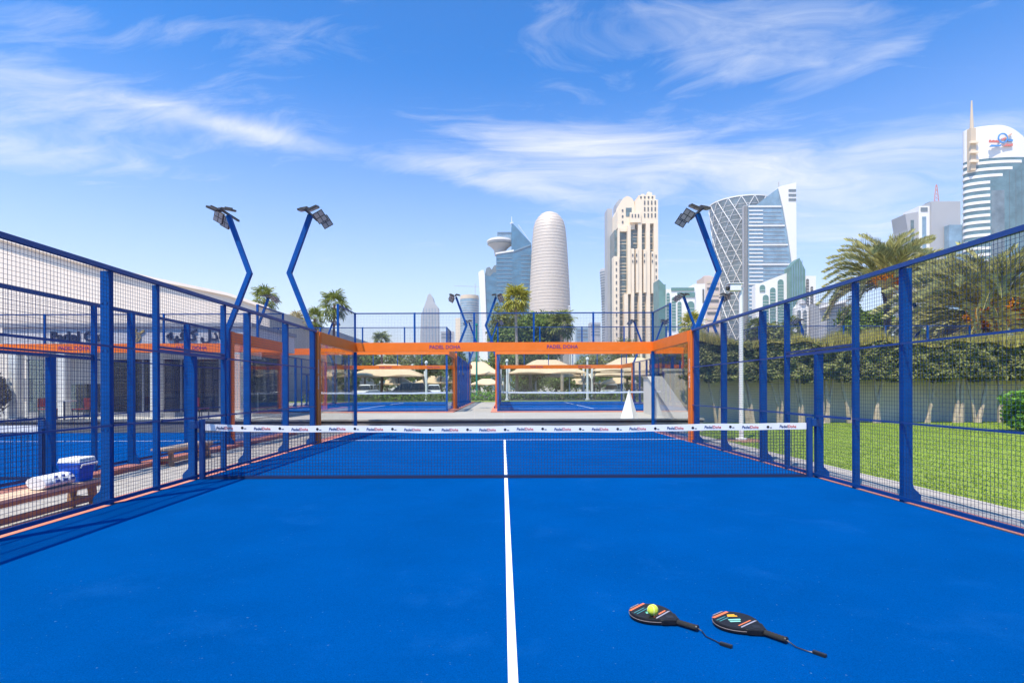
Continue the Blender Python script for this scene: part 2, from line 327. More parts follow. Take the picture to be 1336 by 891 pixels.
def enclosure(cx, cy, bz, label):
    t = thing('court_enclosure', label, 'fence', (cx, cy, bz), group='padel court enclosures')
    for s in (-1, 1):
        X = s * 5.0
        def xr(a, b): return (X + min(s * a, s * b), X + max(s * a, s * b))
        for y in (-4, -2, 2, 4):
            p = bar('post', M_blue, t, *xr(.012, .13), y - .038, y + .038, 0, 2.955)
            b = obj('foot_bracket', bracket(p, s), M_blue, p, (s * .059, 0, -1.4775))
            if bz == 0:
                for z in (.95, 1.95, 2.55):
                    for q in (-.03, .03): bar('bolt', M_rail, p, q - .009, q + .009, -.044, -.0385, z - 1.4775 - .009, z - 1.4775 + .009)
        for y in (-1, 1): bar('door_post', M_blue, t, *xr(.012, .09), y - .03, y + .03, 0, 2.955)
        p = bar('door_post', M_blue, t, *xr(.012, .11), -.05, .05, 0, 1.985); obj('foot_bracket', bracket(p, s), M_blue, p, (s * .049, 0, -.9925))
        bar('lintel', M_rail, t, *xr(.012, .07), -.968, .968, 1.99, 2.04); bar('lintel', M_rail, t, *xr(.012, .07), -.968, .968, 2.055, 2.085)
        bar('top_rail', M_rail, t, *xr(-.02, .045), -5.985, 5.985, 2.96, 3.015)
        bar('bottom_rail', M_rail, t, *xr(-.02, .01), -5.985, 5.985, .03, .075)
        for (a, b) in ((-6, -4), (-4, -2), (-2, -1), (1, 2), (2, 4), (4, 6)):
            mesh_panel(t, X, cy * 0 + (a + b) / 2, .078, b - a - .02, 2.88, 'y')
            for z in (1.0, 2.0): bar('rail', M_rail, t, *xr(-.008, .0105), a + .01, b - .01, z - .012, z + .012)
        for (a, b) in ((-1, 0), (0, 1)):
            mesh_panel(t, X, (a + b) / 2, .078, .98, 1.905, 'y'); bar('rail', M_rail, t, *xr(-.01, .0105), a + .05, b - .05, .98, 1.015)
        mesh_panel(t, X, 0, 2.09, 1.94, .865, 'y')
        for e in (-1, 1):
            def yr(a, b): return (min(e * a, e * b), max(e * a, e * b))
            c = bar('column', M_orange, t, *xr(-.03, .17), *yr(6.0, 6.15), 0, 3.0)
            bar('glass_clamp', M_rail, t, *xr(-.02, .12), *yr(6.152, 6.19), 0, 2.7)
            c2 = bar('column', M_orange, t, *xr(-.03, .10), *yr(6.192, 6.27), 0, 2.998)
            if e == 1:
                l = obj('lettering', T_col, M_white, c, (-s * .103, .02, .35)); 
                l.rotation_euler = Matrix(((0, 0, -s), (0, s, 0), (1, 0, 0))).to_euler()
            bar('beam', M_orange, t, *xr(-.04, .09), *yr(6.272, 9.94), 2.70, 3.0)
            for (a, b) in ((6.2, 8), (8, 10)):
                gp = bar('glass_panel', M_glass, t, *xr(.02, .032), *yr(a + .004, b - .004), .02, 2.695)
            bar('corner_post', M_blue, t, *xr(-.05, .04), *yr(9.96, 10.05), 0, 2.69)
            bar('top_rail', M_rail, t, *xr(-.02, .02), *yr(8.03, 9.96), 3.965, 4.0)
            bar('post', M_blue, t, *xr(-.03, .03), *yr(7.97, 8.03), 3.003, 4.01)
            mesh_panel(t, X, e * 9.0, 3.02, 1.92, .94, 'y')
    for e in (-1, 1):
        def yr(a, b): return (min(e * a, e * b), max(e * a, e * b))
        b = bar('beam', M_orange, t, -5.12, 5.12, *yr(9.945, 10.07), 2.702, 3.001)
        for px_ in (-1.98, 1.95):
            l = obj('lettering', T_beam, M_navy, b, (px_ * e, -e * .065, -.06)); l.rotation_euler = (R(90), 0, 0 if e > 0 else R(180))
        for k in range(5):
            bar('glass_panel', M_glass, t, -5 + 2 * k + .008, -5 + 2 * k + 1.992, *yr(10.0, 10.012), .02, 2.695)
            mesh_panel(t, -4 + 2 * k, e * 10.0, 3.02, 1.94, .94, 'x')
        for k in range(6): bar('post', M_blue, t, -5 + 2 * k - .03, -5 + 2 * k + .03, *yr(9.97, 10.03), 3.003, 4.01)
        bar('top_rail', M_rail, t, -4.97, 4.97, *yr(9.98, 10.02), 3.967, 4.002)
        bar('bottom_rail', M_rail, t, -4.95, 4.95, *yr(9.985, 10.02), .0, .02)
    return t
def court_floor(cx, cy, bz, turf):
    sl = struct(obj('court_slab', MB().box(-5.34, 5.34, -10.34, 10.34, AI - bz if bz == 0 else -.05, -.001), M_salmon, None, (cx, cy, bz), bevel=.012))
    fl = struct(obj('court_floor', MB().add([(-4.978, -9.975, .004), (4.978, -9.975, .004), (4.978, 9.975, .004), (-4.978, 9.975, .004)], [(0, 1, 2, 3)]), turf, None, (cx, cy, bz)))
    def ln(x0, x1, y0, y1): obj('court_line', MB().add([(x0, y0, .008), (x1, y0, .008), (x1, y1, .008), (x0, y1, .008)], [(0, 1, 2, 3)]), M_line, fl)
    for e in (-1, 1): ln(-4.95, 4.95, e * 6.95 - .025, e * 6.95 + .025)
    ln(-.025, .025, -6.92 - .2, 6.92); return fl
T_pad = text_mesh('Padel', .062, M_navy, .0015, .0008, 'RIGHT', .15); T_doh = text_mesh('Doha', .062, M_redp, .0015, .0006, 'LEFT', .15)
def net(cx, cy, bz, label, detail=True):
    t = thing('court_net', label, 'net', (cx, cy, bz), group='nets across the padel courts')
    for s in (-1, 1):
        p = bar('net_post', M_rail, t, s * 4.91 - .035, s * 4.91 + .035, -.035, .035, .004, .97)
        obj('net_winch', MB().box(-.08, .08, -.055, .055, -.06, .06), M_rail, p, (s * .10, 0, .40), bevel=.008)
    def top(x): return .845 + .045 * (x / 4.87) ** 2 + .005 * math.sin(2.3 * x + .6) + .003 * math.sin(6.1 * x)
    m = MB(); n = 90; H = .105
    for i in range(n):
        a = -4.86 + 9.72 * i / n; b = -4.86 + 9.72 * (i + 1) / n
        m.hexa([(a, -.006, top(a) - H), (b, -.006, top(b) - H), (b, .006, top(b) - H), (a, .006, top(a) - H)], [(a, -.006, top(a)), (b, -.006, top(b)), (b, .006, top(b)), (a, .006, top(a))])
    me_b = m; band = obj('net_band', me_b, M_white, t)
    m = MB(); r = .0027 if detail else .003; st = .048 if detail else .09
    nx = int(9.72 / st)
    for i in range(nx + 1):
        x = -4.86 + 9.72 * i / nx; z1 = top(x) - H + .004
        m.add([(x - r, -r, .012), (x + r, -r, .012), (x + r, r, .012), (x - r, r, .012), (x - r, -r, z1), (x + r, -r, z1), (x + r, r, z1), (x - r, r, z1)], [(0, 1, 5, 4), (1, 2, 6, 5), (2, 3, 7, 6), (3, 0, 4, 7)])
    nz = int(.75 / st)
    for k in range(nz + 1):
        f = k / nz
        for i in range(12):
            a = -4.86 + .81 * i; b = a + .81; za = .012 + (top(a) - H - .012) * f; zb = .012 + (top(b) - H - .012) * f
            m.add([(x, y + .004, z) for x, z0 in ((a, za), (b, zb)) for y, z in ((-r, z0 - r), (r, z0 - r), (r, z0 + r), (-r, z0 + r))], [(0, 1, 5, 4), (1, 2, 6, 5), (2, 3, 7, 6), (3, 0, 4, 7)])
    obj('net_mesh', m, M_net, t)
    bar('bottom_tape', M_net, t, -4.86, 4.86, -.005, .006, .006, .05)
    if detail:
        ball = MB().lathe([(.0, .001), (.022, .001), (.022, 0)], 16); dash = MB().box(.03, .065, -.006, .006, -.001, .001)
        bme = ball.mesh('ball_logo'); recalc(bme); bme.materials.append(M_black); dme = dash.mesh('logo_dash'); recalc(dme); dme.materials.append(M_black)
        k = 0; x = -4.55
        while x < 4.7:
            z = top(x) - .075
            for me_, nm in ((T_pad, 'lettering'), (T_doh, 'lettering')):
                l = obj(nm, me_, M_navy, band, (x, -.0085, z)); l.rotation_euler = (R(90), 0, 0)
            if x + .3 < 4.7:
                for me_, nm in ((bme, 'ball_logo'), (dme, 'logo_dash')):
                    l = obj(nm, me_, M_black, band, (x + .29, -.0075, z + .022 - (.012 if nm == 'logo_dash' else 0))); l.rotation_euler = (R(90), 0, 0)
            x += .607
    return t
def flood_head(parent, loc, rot):
    h = obj('floodlight', FLOOD_H, M_housing, parent, loc); h.rotation_euler = rot; h.scale = (.84, .84, .84)
    for i in (-1, 1):
        for j in (-1, 1): obj('lens', FLOOD_L, M_lens, h, (i * .075, j * .085, -.034))
    return h
FLOOD_H = MB().box(-.16, .16, -.18, .18, -.03, .03); FLOOD_H.box(-.12, .12, -.02, .02, .03, .07); FLOOD_H = FLOOD_H.mesh('floodlight'); FLOOD_H.materials.append(M_housing)
FLOOD_L = MB().box(-.062, .062, -.072, .072, -.006, .006).mesh('lens'); FLOOD_L.materials.append(M_lens)
POLEC = {}
def pole(x, y, bz, s, e, label):
    """s: side (+1 right, -1 left): bends outwards, the head leans back over the court"""
    t = thing('floodlight_pole', label, 'light pole', (x, y, bz), group='bent floodlight poles of the courts')
    r = .058
    if s not in POLEC:
        m = MB(); pts = [(0, 0), (0, 3.0), (s * .60, 4.52), (s * .04, 6.05)]
        prof = []
        for k in range(3):
            (x0, z0), (x1, z1) = pts[k], pts[k + 1]
        offs = []
        for k, p in enumerate(pts):
            a = Vector(pts[max(k - 1, 0)]); b = Vector(p); c = Vector(pts[min(k + 1, 3)])
            d1 = (b - a).normalized() if k else (c - b).normalized(); d2 = (c - b).normalized() if k < 3 else d1
            n1 = Vector((-d1.y, d1.x)); n2 = Vector((-d2.y, d2.x)); nn = (n1 + n2).normalized(); offs.append(nn * (r / max(.5, nn.dot(n1))))
        left = [Vector(p) + o for p, o in zip(pts, offs)]; right = [Vector(p) - o for p, o in zip(pts, offs)]
        for k in range(3):
            q = [left[k], right[k], right[k + 1], left[k + 1]]
            m.add([(v.x, yy, v.y) for yy in (-r, r) for v in q], [(0, 1, 2, 3), (7, 6, 5, 4), (1, 5, 6, 2), (3, 7, 4, 0)] + ([(0, 4, 5, 1)] if k == 0 else []) + ([(2, 6, 7, 3)] if k == 2 else []))
        me = m.mesh('pole'); recalc(me); me.materials.append(M_blue); POLEC[s] = me
    p = obj('pole', POLEC[s], M_blue, t)
    obj('foot_bracket', bracket(None, s), M_blue, p, (s * .056, 0, 0))
    hb = bar('crossbar', M_housing, t, s * .04 - .025, s * .04 + .025, -.50, .60, 6.06, 6.11)
    k = -s
    flood_head(t, (k * .16, -.36, 6.12), (R(14), k * R(-24), 0)); flood_head(t, (k * .22, .02, 6.02), (R(-58), k * R(-30), 0))
    flood_head(t, (k * .24, .42, 6.0), (R(-58), k * R(-30), 0)); flood_head(t, (-k * .14, -.20, 6.15), (R(10), k * R(-10), 0))
    return t
COURTS = [('near', 0, 0, 0, 'blue mesh and glass enclosure of the court with the two rackets on its floor'),
          ('cafe', -12.42, 0, 0, 'blue mesh and glass enclosure of the court in front of the cafe building'),
          ('far_a', -7.70, 28, UP + .04, 'blue and orange enclosure of the upper court beside the cafe'),
          ('far_b', 4.72, 28, UP + .04, 'blue and orange enclosure of the upper court straight behind the white folded board'),
          ('far_c', 17.14, 28, UP + .04, 'blue and orange enclosure of the upper court hidden behind the tall hedge')]
cnm2 = {'near': 'the racket court', 'cafe': 'the cafe court', 'far_a': 'the upper court by the cafe', 'far_b': 'the upper court behind the board', 'far_c': 'the court behind the hedge'}
cname = {'near': 'the court with the rackets', 'cafe': 'the court in front of the cafe', 'far_a': 'the upper court nearest the cafe', 'far_b': 'the upper court behind the white folded board', 'far_c': 'the court behind the tall hedge'}
for key, cx, cyy, bz, lab in COURTS:
    court_floor(cx, cyy, bz, M_turf if key == 'near' else M_turf2)
    enclosure(cx, cyy, bz, lab)
    net(cx, cyy, bz, 'net with printed white top band across ' + cname[key], key == 'near')
    for s in (-1, 1):
        for e in (-1, 1):
            if key in ('near', 'cafe') and e < 0: continue
            y = cyy + e * 5.92
            if key == 'cafe' and s < 0: continue
            side = {('near', -1): 'aisle side', ('near', 1): 'lawn side', ('cafe', 1): 'aisle side', ('far_a', -1): 'cafe side', ('far_a', 1): 'walkway side', ('far_b', -1): 'walkway side', ('far_b', 1): 'hedge side', ('far_c', -1): 'walkway side', ('far_c', 1): 'date palm side'}[(key, s)]
            pos = '' if key in ('near', 'cafe') else (', step end' if e < 0 else ', canopy end')
            pole(cx + s * 5.085, y, bz, s, e, 'bent blue floodlight pole, %s of %s%s' % (side, cnm2[key], pos))

# ---------------------------------------------------------------- foliage helpers
def leaf_cloud(blobs, n, size, shell=.35, up=.35, aspect=.55, rng=RNG, flat=.0):
    """n leaf quads in a set of ellipsoids (cx,cy,cz,rx,ry,rz)"""
    B = np.array(blobs, float); vol = (B[:, 3] * B[:, 4] * B[:, 5]) ** .72; k = rng.choice(len(B), n, p=vol / vol.sum())
    d = rng.normal(size=(n, 3)); d /= np.linalg.norm(d, axis=1)[:, None]
    wob = 1 + .16 * np.sin(d[:, 0] * 7 + k) * np.cos(d[:, 2] * 6 + 2 * k) + .10 * np.sin(d[:, 1] * 13 + 3 * k)
    rr = (1 - shell * rng.random(n) ** 1.5) * wob
    C = B[k, :3] + d * B[k, 3:6] * rr[:, None]
    nrm = d + rng.normal(size=(n, 3)) * .75; nrm[:, 2] += up; nrm /= np.linalg.norm(nrm, axis=1)[:, None]
    a = np.cross(nrm, rng.normal(size=(n, 3))); a /= np.linalg.norm(a, axis=1)[:, None]; b = np.cross(nrm, a)
    sz = size * (.6 + .8 * rng.random(n)); a *= sz[:, None]; b *= (sz * aspect)[:, None]
    V = np.stack([C - a, C - b * .8 + a * .1, C + a, C + b * .8 + a * .1], 1).reshape(-1, 3)
    return V, np.arange(4 * n).reshape(-1, 4)
def trunk_limbs(h, r, nl, spread, top, rng=random, lean=0):
    m = MB(); pts = [(lean * (i / 5) ** 2 + rng.uniform(-.04, .04) * h * .3, rng.uniform(-.03, .03) * h * .3, h * i / 5) for i in range(6)]
    m.tube(pts, [r * (1.25 if i == 0 else 1 - .1 * i) for i in range(6)], 8)
    for k in range(nl):
        a = 2 * math.pi * k / nl + rng.uniform(-.3, .3); z0 = h * rng.uniform(.6, .95)
        e = (spread * math.cos(a) + lean, spread * math.sin(a), z0 + top * rng.uniform(.4, .8))
        m.tube([(lean * .7, 0, z0), ((e[0] + lean) * .5, e[1] * .5, z0 + (e[2] - z0) * .6), e], [r * .5, r * .35, r * .12], 6)
    return m
def tree(name, label, cat, loc, h, r, blobs, n, size, lm, bm_=None, group=None):
    t = thing(name, label, cat, loc, group=group)
    obj('trunk', trunk_limbs(h, r, 5, max(b[3] for b in blobs) * .6, max(b[2] + b[5] for b in blobs) - h), bm_ or M_bark, t, smooth=True)
    V, Fq = leaf_cloud(blobs, n, size); obj('crown', arrays_mesh('crown', V, Fq, lm), lm, t); return t
def rand_blobs(cx, cy, cz, rx, ry, rz, n, f=.5, seed=1):
    rg = random.Random(seed); bl = [(cx, cy, cz, rx * .62, ry * .62, rz * .62)]
    for i in range(n):
        a = rg.uniform(0, 6.283); u = rg.uniform(-.75, .95); q = math.sqrt(1 - u * u) * rg.uniform(.55, .8); s_ = f * rg.uniform(.6, 1.05)
        bl.append((cx + rx * q * math.cos(a), cy + ry * q * math.sin(a), cz + rz * u * .72, rx * s_, ry * s_, rz * s_))
    return bl
FAN = {}
def fan_leaf(material, v):
    k = (material.name, v)
    if k in FAN: return FAN[k]
    rg = random.Random(v * 31 + 5); V = []; Fc = []; pet = .9; n = 17
    def q(a, b, c, d): o = len(V); V.extend([a, b, c, d]); Fc.append((o, o + 1, o + 2, o + 3))
    q((0, -.02, 0), (pet, -.012, .12), (pet, .012, .12), (0, .02, 0))
    for i in range(n):
        a = R(-118 + 236 * i / (n - 1)); ln = .95 * (1 - .25 * abs(i - n / 2) / (n / 2)) * rg.uniform(.9, 1.1); da = R(6.6)
        def P(rad, an, droop): return (pet + rad * math.cos(an), rad * math.sin(an), .12 - droop + .05 * math.cos(i * math.pi))
        q(P(.03, a, 0), P(ln * .6, a - da, .04), P(ln * .62, a, .02), P(ln * .6, a + da, .04))
        q(P(ln * .6, a - da, .04), P(ln, a - R(1), .34 * rg.uniform(.7, 1.3)), P(ln, a + R(1), .34), P(ln * .6, a + da, .04))
    FAN[k] = arrays_mesh('frond', V, Fc, material); return FAN[k]
def fan_palm(label, loc, h, cr, material, bark, r=.16, nl=30, cat='palm tree', seed=0, group='fan palms'):
    rg = random.Random(seed + 11); t = thing('fan_palm', label, cat, loc, group=group)
    pts = [(.02 * h * math.sin(i * .7 + seed) * .25, 0, h * i / 8) for i in range(9)]
    obj('trunk', MB().tube(pts, [r * (1.3 if i == 0 else 1 - .03 * i) for i in range(9)], 9), bark, t, smooth=True)
    for i in range(nl):
        f = i / (nl - 1); el = R(78 - 128 * f + rg.uniform(-8, 8)); az = i * 2.39996 + rg.uniform(-.2, .2)
        o = obj('frond', fan_leaf(material, i % 4), material, t, (pts[-1][0], 0, h - .25 * f)); o.rotation_euler = (rg.uniform(-.3, .3), -el, az); sc = cr / 1.75 * rg.uniform(.85, 1.1); o.scale = (sc, sc, sc)
    return t
DATE = {}
def date_frond(v, material):
    if (v, material.name) in DATE: return DATE[(v, material.name)]
    rg = random.Random(v * 17 + 3); V = []; Fc = []; Ls = 1.0; n = 58; droop = .30 + .10 * v
    def C(u): return np.array((u * (1 - .12 * u * u), 0, .10 * math.sin(u * 2.2) - droop * u ** 2.6))
    def q(*p): o = len(V); V.extend([tuple(x) for x in p]); Fc.append((o, o + 1, o + 2, o + 3))
    for i in range(12):
        a, b = C(i / 12), C((i + 1) / 12); w_ = .012 * (1 - i / 13)
        q(a + (0, -w_, 0), b + (0, -w_ * .9, 0), b + (0, w_ * .9, 0), a + (0, w_, 0)); q(a + (0, 0, -w_), b + (0, 0, -w_ * .9), b + (0, 0, w_ * .9), a + (0, 0, w_))
    for i in range(n):
        u = .14 + .86 * (i + rg.random() * .5) / n; c = C(u); ln = (.17 * math.sin(min(1, (u - .08) * 1.35) * math.pi * .86 + .18) + .05) * rg.uniform(.85, 1.1)
        for s in (-1, 1):
            sp = R(42 - 18 * u + rg.uniform(-8, 8)); rise = R(26 + rg.uniform(-22, 22))
            d = np.array((math.cos(sp), s * math.sin(sp) * math.cos(rise), math.sin(sp) * math.sin(rise) * (1 - .6 * u)))
            tip = c + d * ln + np.array((0, 0, -.03 * rg.random())); mid = c + d * ln * .5; wd = np.array((.015, 0, .008))
            q(c, mid - wd, tip, mid + wd)
    DATE[(v, material.name)] = arrays_mesh('frond', V, Fc, material); return DATE[(v, material.name)]
def date_palm(label, loc, h, fl, nl, fruits, seed):
    rg = random.Random(seed); t = thing('date_palm', label, 'palm tree', loc)
    m = MB(); prof = []
    k = 0; z = 0
    while z < h: prof += [(.24 + (.10 if z < .3 else 0), z), (.19, z + .10)]; z += .14
    prof = [(r + (.16 * max(0, (z_ - h + 1.3) / 1.3)), z_) for r, z_ in prof] + [(.12, h + .25), (0, h + .3)]
    obj('trunk', MB().lathe(prof, 12), M_bark, t)
    for i in range(nl):
        f = i / (nl - 1); el = R(84 - (96 if h > 7 else 110) * f ** .9 + rg.uniform(-7, 7)); az = i * 2.39996 + rg.uniform(-.25, .25); mt = M_dateo if f > .93 else M_date
        o = obj('frond', date_frond(min(3, int(f * 3) + rg.choice((0, 1))), mt), mt, t, (.12 * math.cos(az), .12 * math.sin(az), h + .15 - .3 * f))
        o.rotation_euler = (rg.uniform(-.25, .25), -el, az); s_ = fl * rg.uniform(.85, 1.1) * (.8 + .2 * min(1, f * 3)); o.scale = (s_, s_, s_)
    for i, (az, rr, dz) in enumerate(fruits):
        c = (rr * math.cos(az), rr * math.sin(az), h + dz)
        V, Fq = leaf_cloud([(c[0], c[1], c[2], .46, .46, .55), (c[0] * .88, c[1] * .88, c[2] + .22, .28, .28, .3)], 700, .085, shell=.9)
        cl = obj('date_cluster', arrays_mesh('date_cluster', V, Fq, M_fruit), M_fruit, t)
        obj('stalk', MB().tube([(0, 0, h), (c[0] * .6, c[1] * .6, h + .35), c], .025, 5), M_fruit, cl)
    return t

# ---------------------------------------------------------------- lawn side: grass, wall, hedge, shrubs, lamp post
n = 130000
x = 6.28 + 15.5 * RNG.random(n) ** 1.25; y = -4.5 + 19.8 * RNG.random(n); ph = RNG.random(n) * 6.283; hh = .016 + .028 * RNG.random(n); wd = .006 + .006 * RNG.random(n)
z = np.full(n, AI + .028); ln_ = RNG.normal(size=(n, 2)) * .02
V = np.stack([np.stack([x - wd * np.cos(ph), y - wd * np.sin(ph), z], 1), np.stack([x + wd * np.cos(ph), y + wd * np.sin(ph), z], 1), np.stack([x + ln_[:, 0], y + ln_[:, 1], z + hh], 1)], 1).reshape(-1, 3)
go = obj('grass', arrays_mesh('grass', V, np.arange(3 * n).reshape(-1, 3), M_grass), M_grass); tag(go, 'short green mown grass of the lawn before the hedge', 'grass', kind='stuff')
gw = thing('garden_wall', 'beige rendered garden wall behind the trimmed hedge', 'wall', (30, 16.1, AI))
bar('wall_body', M_wall, gw, -22.9, 30, -.1, .1, 0, 2.3); bar('coping', M_concw, gw, -22.95, 30, -.14, .14, 2.302, 2.40)
HX0, HX1, HY = 7.6, 33.0, 15.15
hg = thing('tall_hedge', 'long trimmed dark green hedge raised on bare trunks along the garden wall', 'hedge', (20, HY, AI))
n = 72000; bx = HX0 + (HX1 - HX0) * RNG.random(n) ** 1.15
face = RNG.random(n); zz_ = np.where(face < .62, 1.95 + 1.5 * RNG.random(n), np.where(face < .86, 3.40 + .1 * RNG.random(n), 1.9 + .14 * RNG.random(n)))
yy_ = np.where(face < .62, HY - .5, HY - .5 + 1.1 * RNG.random(n))
GR = RNG.normal(size=(90, 9)); gx = (bx - HX0) / (HX1 - HX0) * 87; gz = (np.clip(zz_, 1.9, 3.6) - 1.9) / 1.75 * 7; ix = gx.astype(int); iz = gz.astype(int); fx = gx - ix; fz = gz - iz
lump = .085 * (GR[ix, iz] * (1 - fx) * (1 - fz) + GR[ix + 1, iz] * fx * (1 - fz) + GR[ix, iz + 1] * (1 - fx) * fz + GR[ix + 1, iz + 1] * fx * fz)
yy_ = yy_ + np.where(face < .62, lump + .28 * RNG.random(n) ** 2, 0); zz_ = zz_ + np.where(face < .62, 0, np.where(face < .86, .10 * np.sin(bx * 1.7) + .07 * np.sin(bx * 4.1), .09 * np.sin(bx * 3.3) + .07 * np.sin(bx * 7.7)))
C = np.stack([bx - 20, yy_ - HY, zz_], 1); nrm = RNG.normal(size=(n, 3)) * .7 + np.where(face[:, None] < .62, np.array([[0, -.8, .5]]), np.array([[0, -.2, .9]])); nrm /= np.linalg.norm(nrm, axis=1)[:, None]
a = np.cross(nrm, RNG.normal(size=(n, 3))); a /= np.linalg.norm(a, axis=1)[:, None]; b = np.cross(nrm, a); sz = .050 + .045 * RNG.random(n)
V = np.stack([C - a * sz[:, None], C - b * sz[:, None] * .5, C + a * sz[:, None], C + b * sz[:, None] * .5], 1).reshape(-1, 3)
obj('foliage', arrays_mesh('foliage', V, np.arange(4 * n).reshape(-1, 4), M_leafh), M_leafh, hg)
obj('inner_shade_box', MB().box(HX0 - 19.8, HX1 - 20.2, -.16, .50, 2.12, 3.28), mat('hedge_shade', (.035, .045, .016), .9), hg)  # solid dark box, its colour stands in for shade inside the hedge
n = 30000; bx = HX0 + (HX1 - HX0) * RNG.random(n) ** 1.15; by = -.62 + 1.25 * RNG.random(n); z0 = 3.34 + .10 * np.sin(bx * 1.7) + .07 * np.sin(bx * 4.1); hh = (.20 + .42 * RNG.random(n) ** 1.6) * (.75 + .35 * np.sin(bx * .9 + 1) + .2 * np.sin(bx * 3.7)); tl = RNG.normal(size=(n, 2)) * .06; ph = RNG.random(n) * 6.28
C0 = np.stack([bx - 20, by, z0], 1); w3 = np.stack([np.cos(ph), np.sin(ph), 0 * ph], 1) * .016; tp = C0 + np.stack([tl[:, 0], tl[:, 1], hh], 1)
V = np.stack([C0 - w3, C0 + w3, tp], 1).reshape(-1, 3); obj('new_shoots', arrays_mesh('new_shoots', V, np.arange(3 * n).reshape(-1, 3), M_leaft), M_leaft, hg)
rg = random.Random(5)
x = 7.9
while x < HX1:
    m = MB(); k = rg.choice((1, 2, 2, 3))
    for j in range(k):
        lx = x - 20 + j * .13; top = (lx + rg.uniform(-.5, .5), rg.uniform(-.15, .25), 2.25); r0 = rg.uniform(.045, .085)
        m.tube([(lx, 0, -.02), (lx + (top[0] - lx) * .3 + rg.uniform(-.06, .06), -.04, .75), (lx + (top[0] - lx) * .7, .02, 1.5), top], [r0 * 1.3, r0, r0 * .8, r0 * .6], 7)
    obj('trunk', m, M_barkl, hg, smooth=True); x += rg.uniform(.75, 1.35)
def shrub(label, loc, r, h, n, size, lm, seed, cat='shrub', name='leafy_shrub'):
    t = thing(name, label, cat, loc); rg = random.Random(seed); m = MB()
    for i in range(6):
        a = i * 1.05 + rg.random(); m.tube([(0, 0, 0), (.3 * r * math.cos(a), .3 * r * math.sin(a), h * .4), (.6 * r * math.cos(a), .6 * r * math.sin(a), h * .8)], [.02, .014, .006], 5)
    obj('stem', m, M_bark, t); V, Fq = leaf_cloud(rand_blobs(0, 0, h * .52, r, r, h * .5, 9, .5, seed), n, size); obj('foliage', arrays_mesh('foliage', V, Fq, lm), lm, t); return t
shrub('bright green broad leaved shrub growing on the lawn by the hedge', (17.75, 10.2, AI), .75, 1.45, 2600, .075, M_shrub, 3)
shrub('dark green potted tree with reddish leaves by the cafe wall', (-18.75, 11.5, UP), .6, 2.3, 2600, .085, mat('dark_leaf', (.03, .055, .022), .5, island=.6, transl=.2, hue=(.09, .04, .035), var=.2, vscale=1.2), 9, 'tree', 'small_tree')
lp = thing('camera_pole', 'slim white pole carrying a white security camera above the lawn', 'pole', (6.88, 7.4, AI))
obj('mulch_ring', MB().lathe([(0, .05), (.62, .045), (.70, .03)], 24), M_mulch, lp)
obj('pole_shaft', MB().tube([(0, 0, .02), (0, 0, 4.45)], [.065, .055], 12), M_steelw, lp, smooth=True); obj('base_plate', MB().lathe([(0, .09), (.16, .09), (.16, .04)], 16), M_steelw, lp)
cm = MB().box(-.34, -.02, -.10, .10, 4.36, 4.54); cm.prism([(-.40, 4.55), (.04, 4.55), (.04, 4.575), (-.40, 4.575)], 'y', -.12, .12); obj('security_camera', cm, M_steelw, lp, bevel=.01)
obj('camera_lens', MB().tube([(-.34, 0, 4.44), (-.42, 0, 4.43)], .06, 12), M_black, lp)

# ramp flank beside the court corner and white folded board on the terrace edge
rp = thing('ramp_flank', 'sloping pale concrete ramp wall rising behind the court corner', 'ramp', (6.35, 11.2, AI))
obj('flank_wall', MB().prism([(0, 0), (4.9, 0), (4.9, 2.0), (4.1, 2.0), (0.0, .30)], 'x', -.18, .38), M_concw, rp)
obj('sloping_cap', MB().prism([(-.03, .30), (4.1, 2.003), (4.93, 2.003), (4.93, 2.06), (4.09, 2.06), (-.03, .36)], 'x', -.22, .42), M_conc, rp)
ab = thing('folded_board', 'white folded triangular board standing on the terrace edge behind the glass', 'sign board', (4.58, 11.75, UP + .001)); ab.scale = (1.05, 1.05, 1.06)
for nm, s_, mt in (('front_board', -1, M_steelw), ('rear_board', 1, M_steelw)):
    obj(nm, MB().add([(-.24, s_ * .20, 0), (.24, s_ * .20, 0), (.0, s_ * .015, 1.0), (-.24, s_ * .22, 0), (.24, s_ * .22, 0), (.0, s_ * .035, 1.0)], [(0, 1, 2), (5, 4, 3), (0, 3, 4, 1), (1, 4, 5, 2), (2, 5, 3, 0)]), mt, ab)
ab.rotation_euler = (0, 0, R(-34))

# ---------------------------------------------------------------- aisle furniture
def bench(label, loc, ln):
    t = thing('bench', label, 'bench', loc, group='wooden benches in the aisle'); h = .36; wd = .36
    for k in range(3): bar('seat_plank', M_woodl, t, -wd / 2 + k * .122, -wd / 2 + k * .122 + .114, -ln / 2, ln / 2, h - .035, h)
    for y in (-ln / 2 + .16, ln / 2 - .16):
        for s in (-1, 1):
            o = obj('leg', MB().hexa([(s * .15 - .04, y - .03, 0), (s * .15 + .04, y - .03, 0), (s * .15 + .04, y + .03, 0), (s * .15 - .04, y + .03, 0)], [(s * .12 - .04, y - .03, h - .037), (s * .12 + .04, y - .03, h - .037), (s * .12 + .04, y + .03, h - .037), (s * .12 - .04, y + .03, h - .037)]), M_wood, t)
        bar('cross_rail', M_wood, t, -.10, .10, y - .02, y + .02, .10, .15)
        bar('seat_batten', M_wood, t, -.17, .17, y - .07 * (1 if y > 0 else -1) - .02, y - .07 * (1 if y > 0 else -1) + .02, h - .075, h - .037)
    bar('stretcher', M_wood, t, .13, .165, -ln / 2 + .19, ln / 2 - .19, .09, .16)
    bar('side_apron', M_wood, t, .15, .172, -ln / 2 + .01, ln / 2 - .01, h - .085, h - .037); return t
bench('wooden bench with a blue cool box and a white bundle on it', (-5.55, -2.72, AI + .02), 2.2)
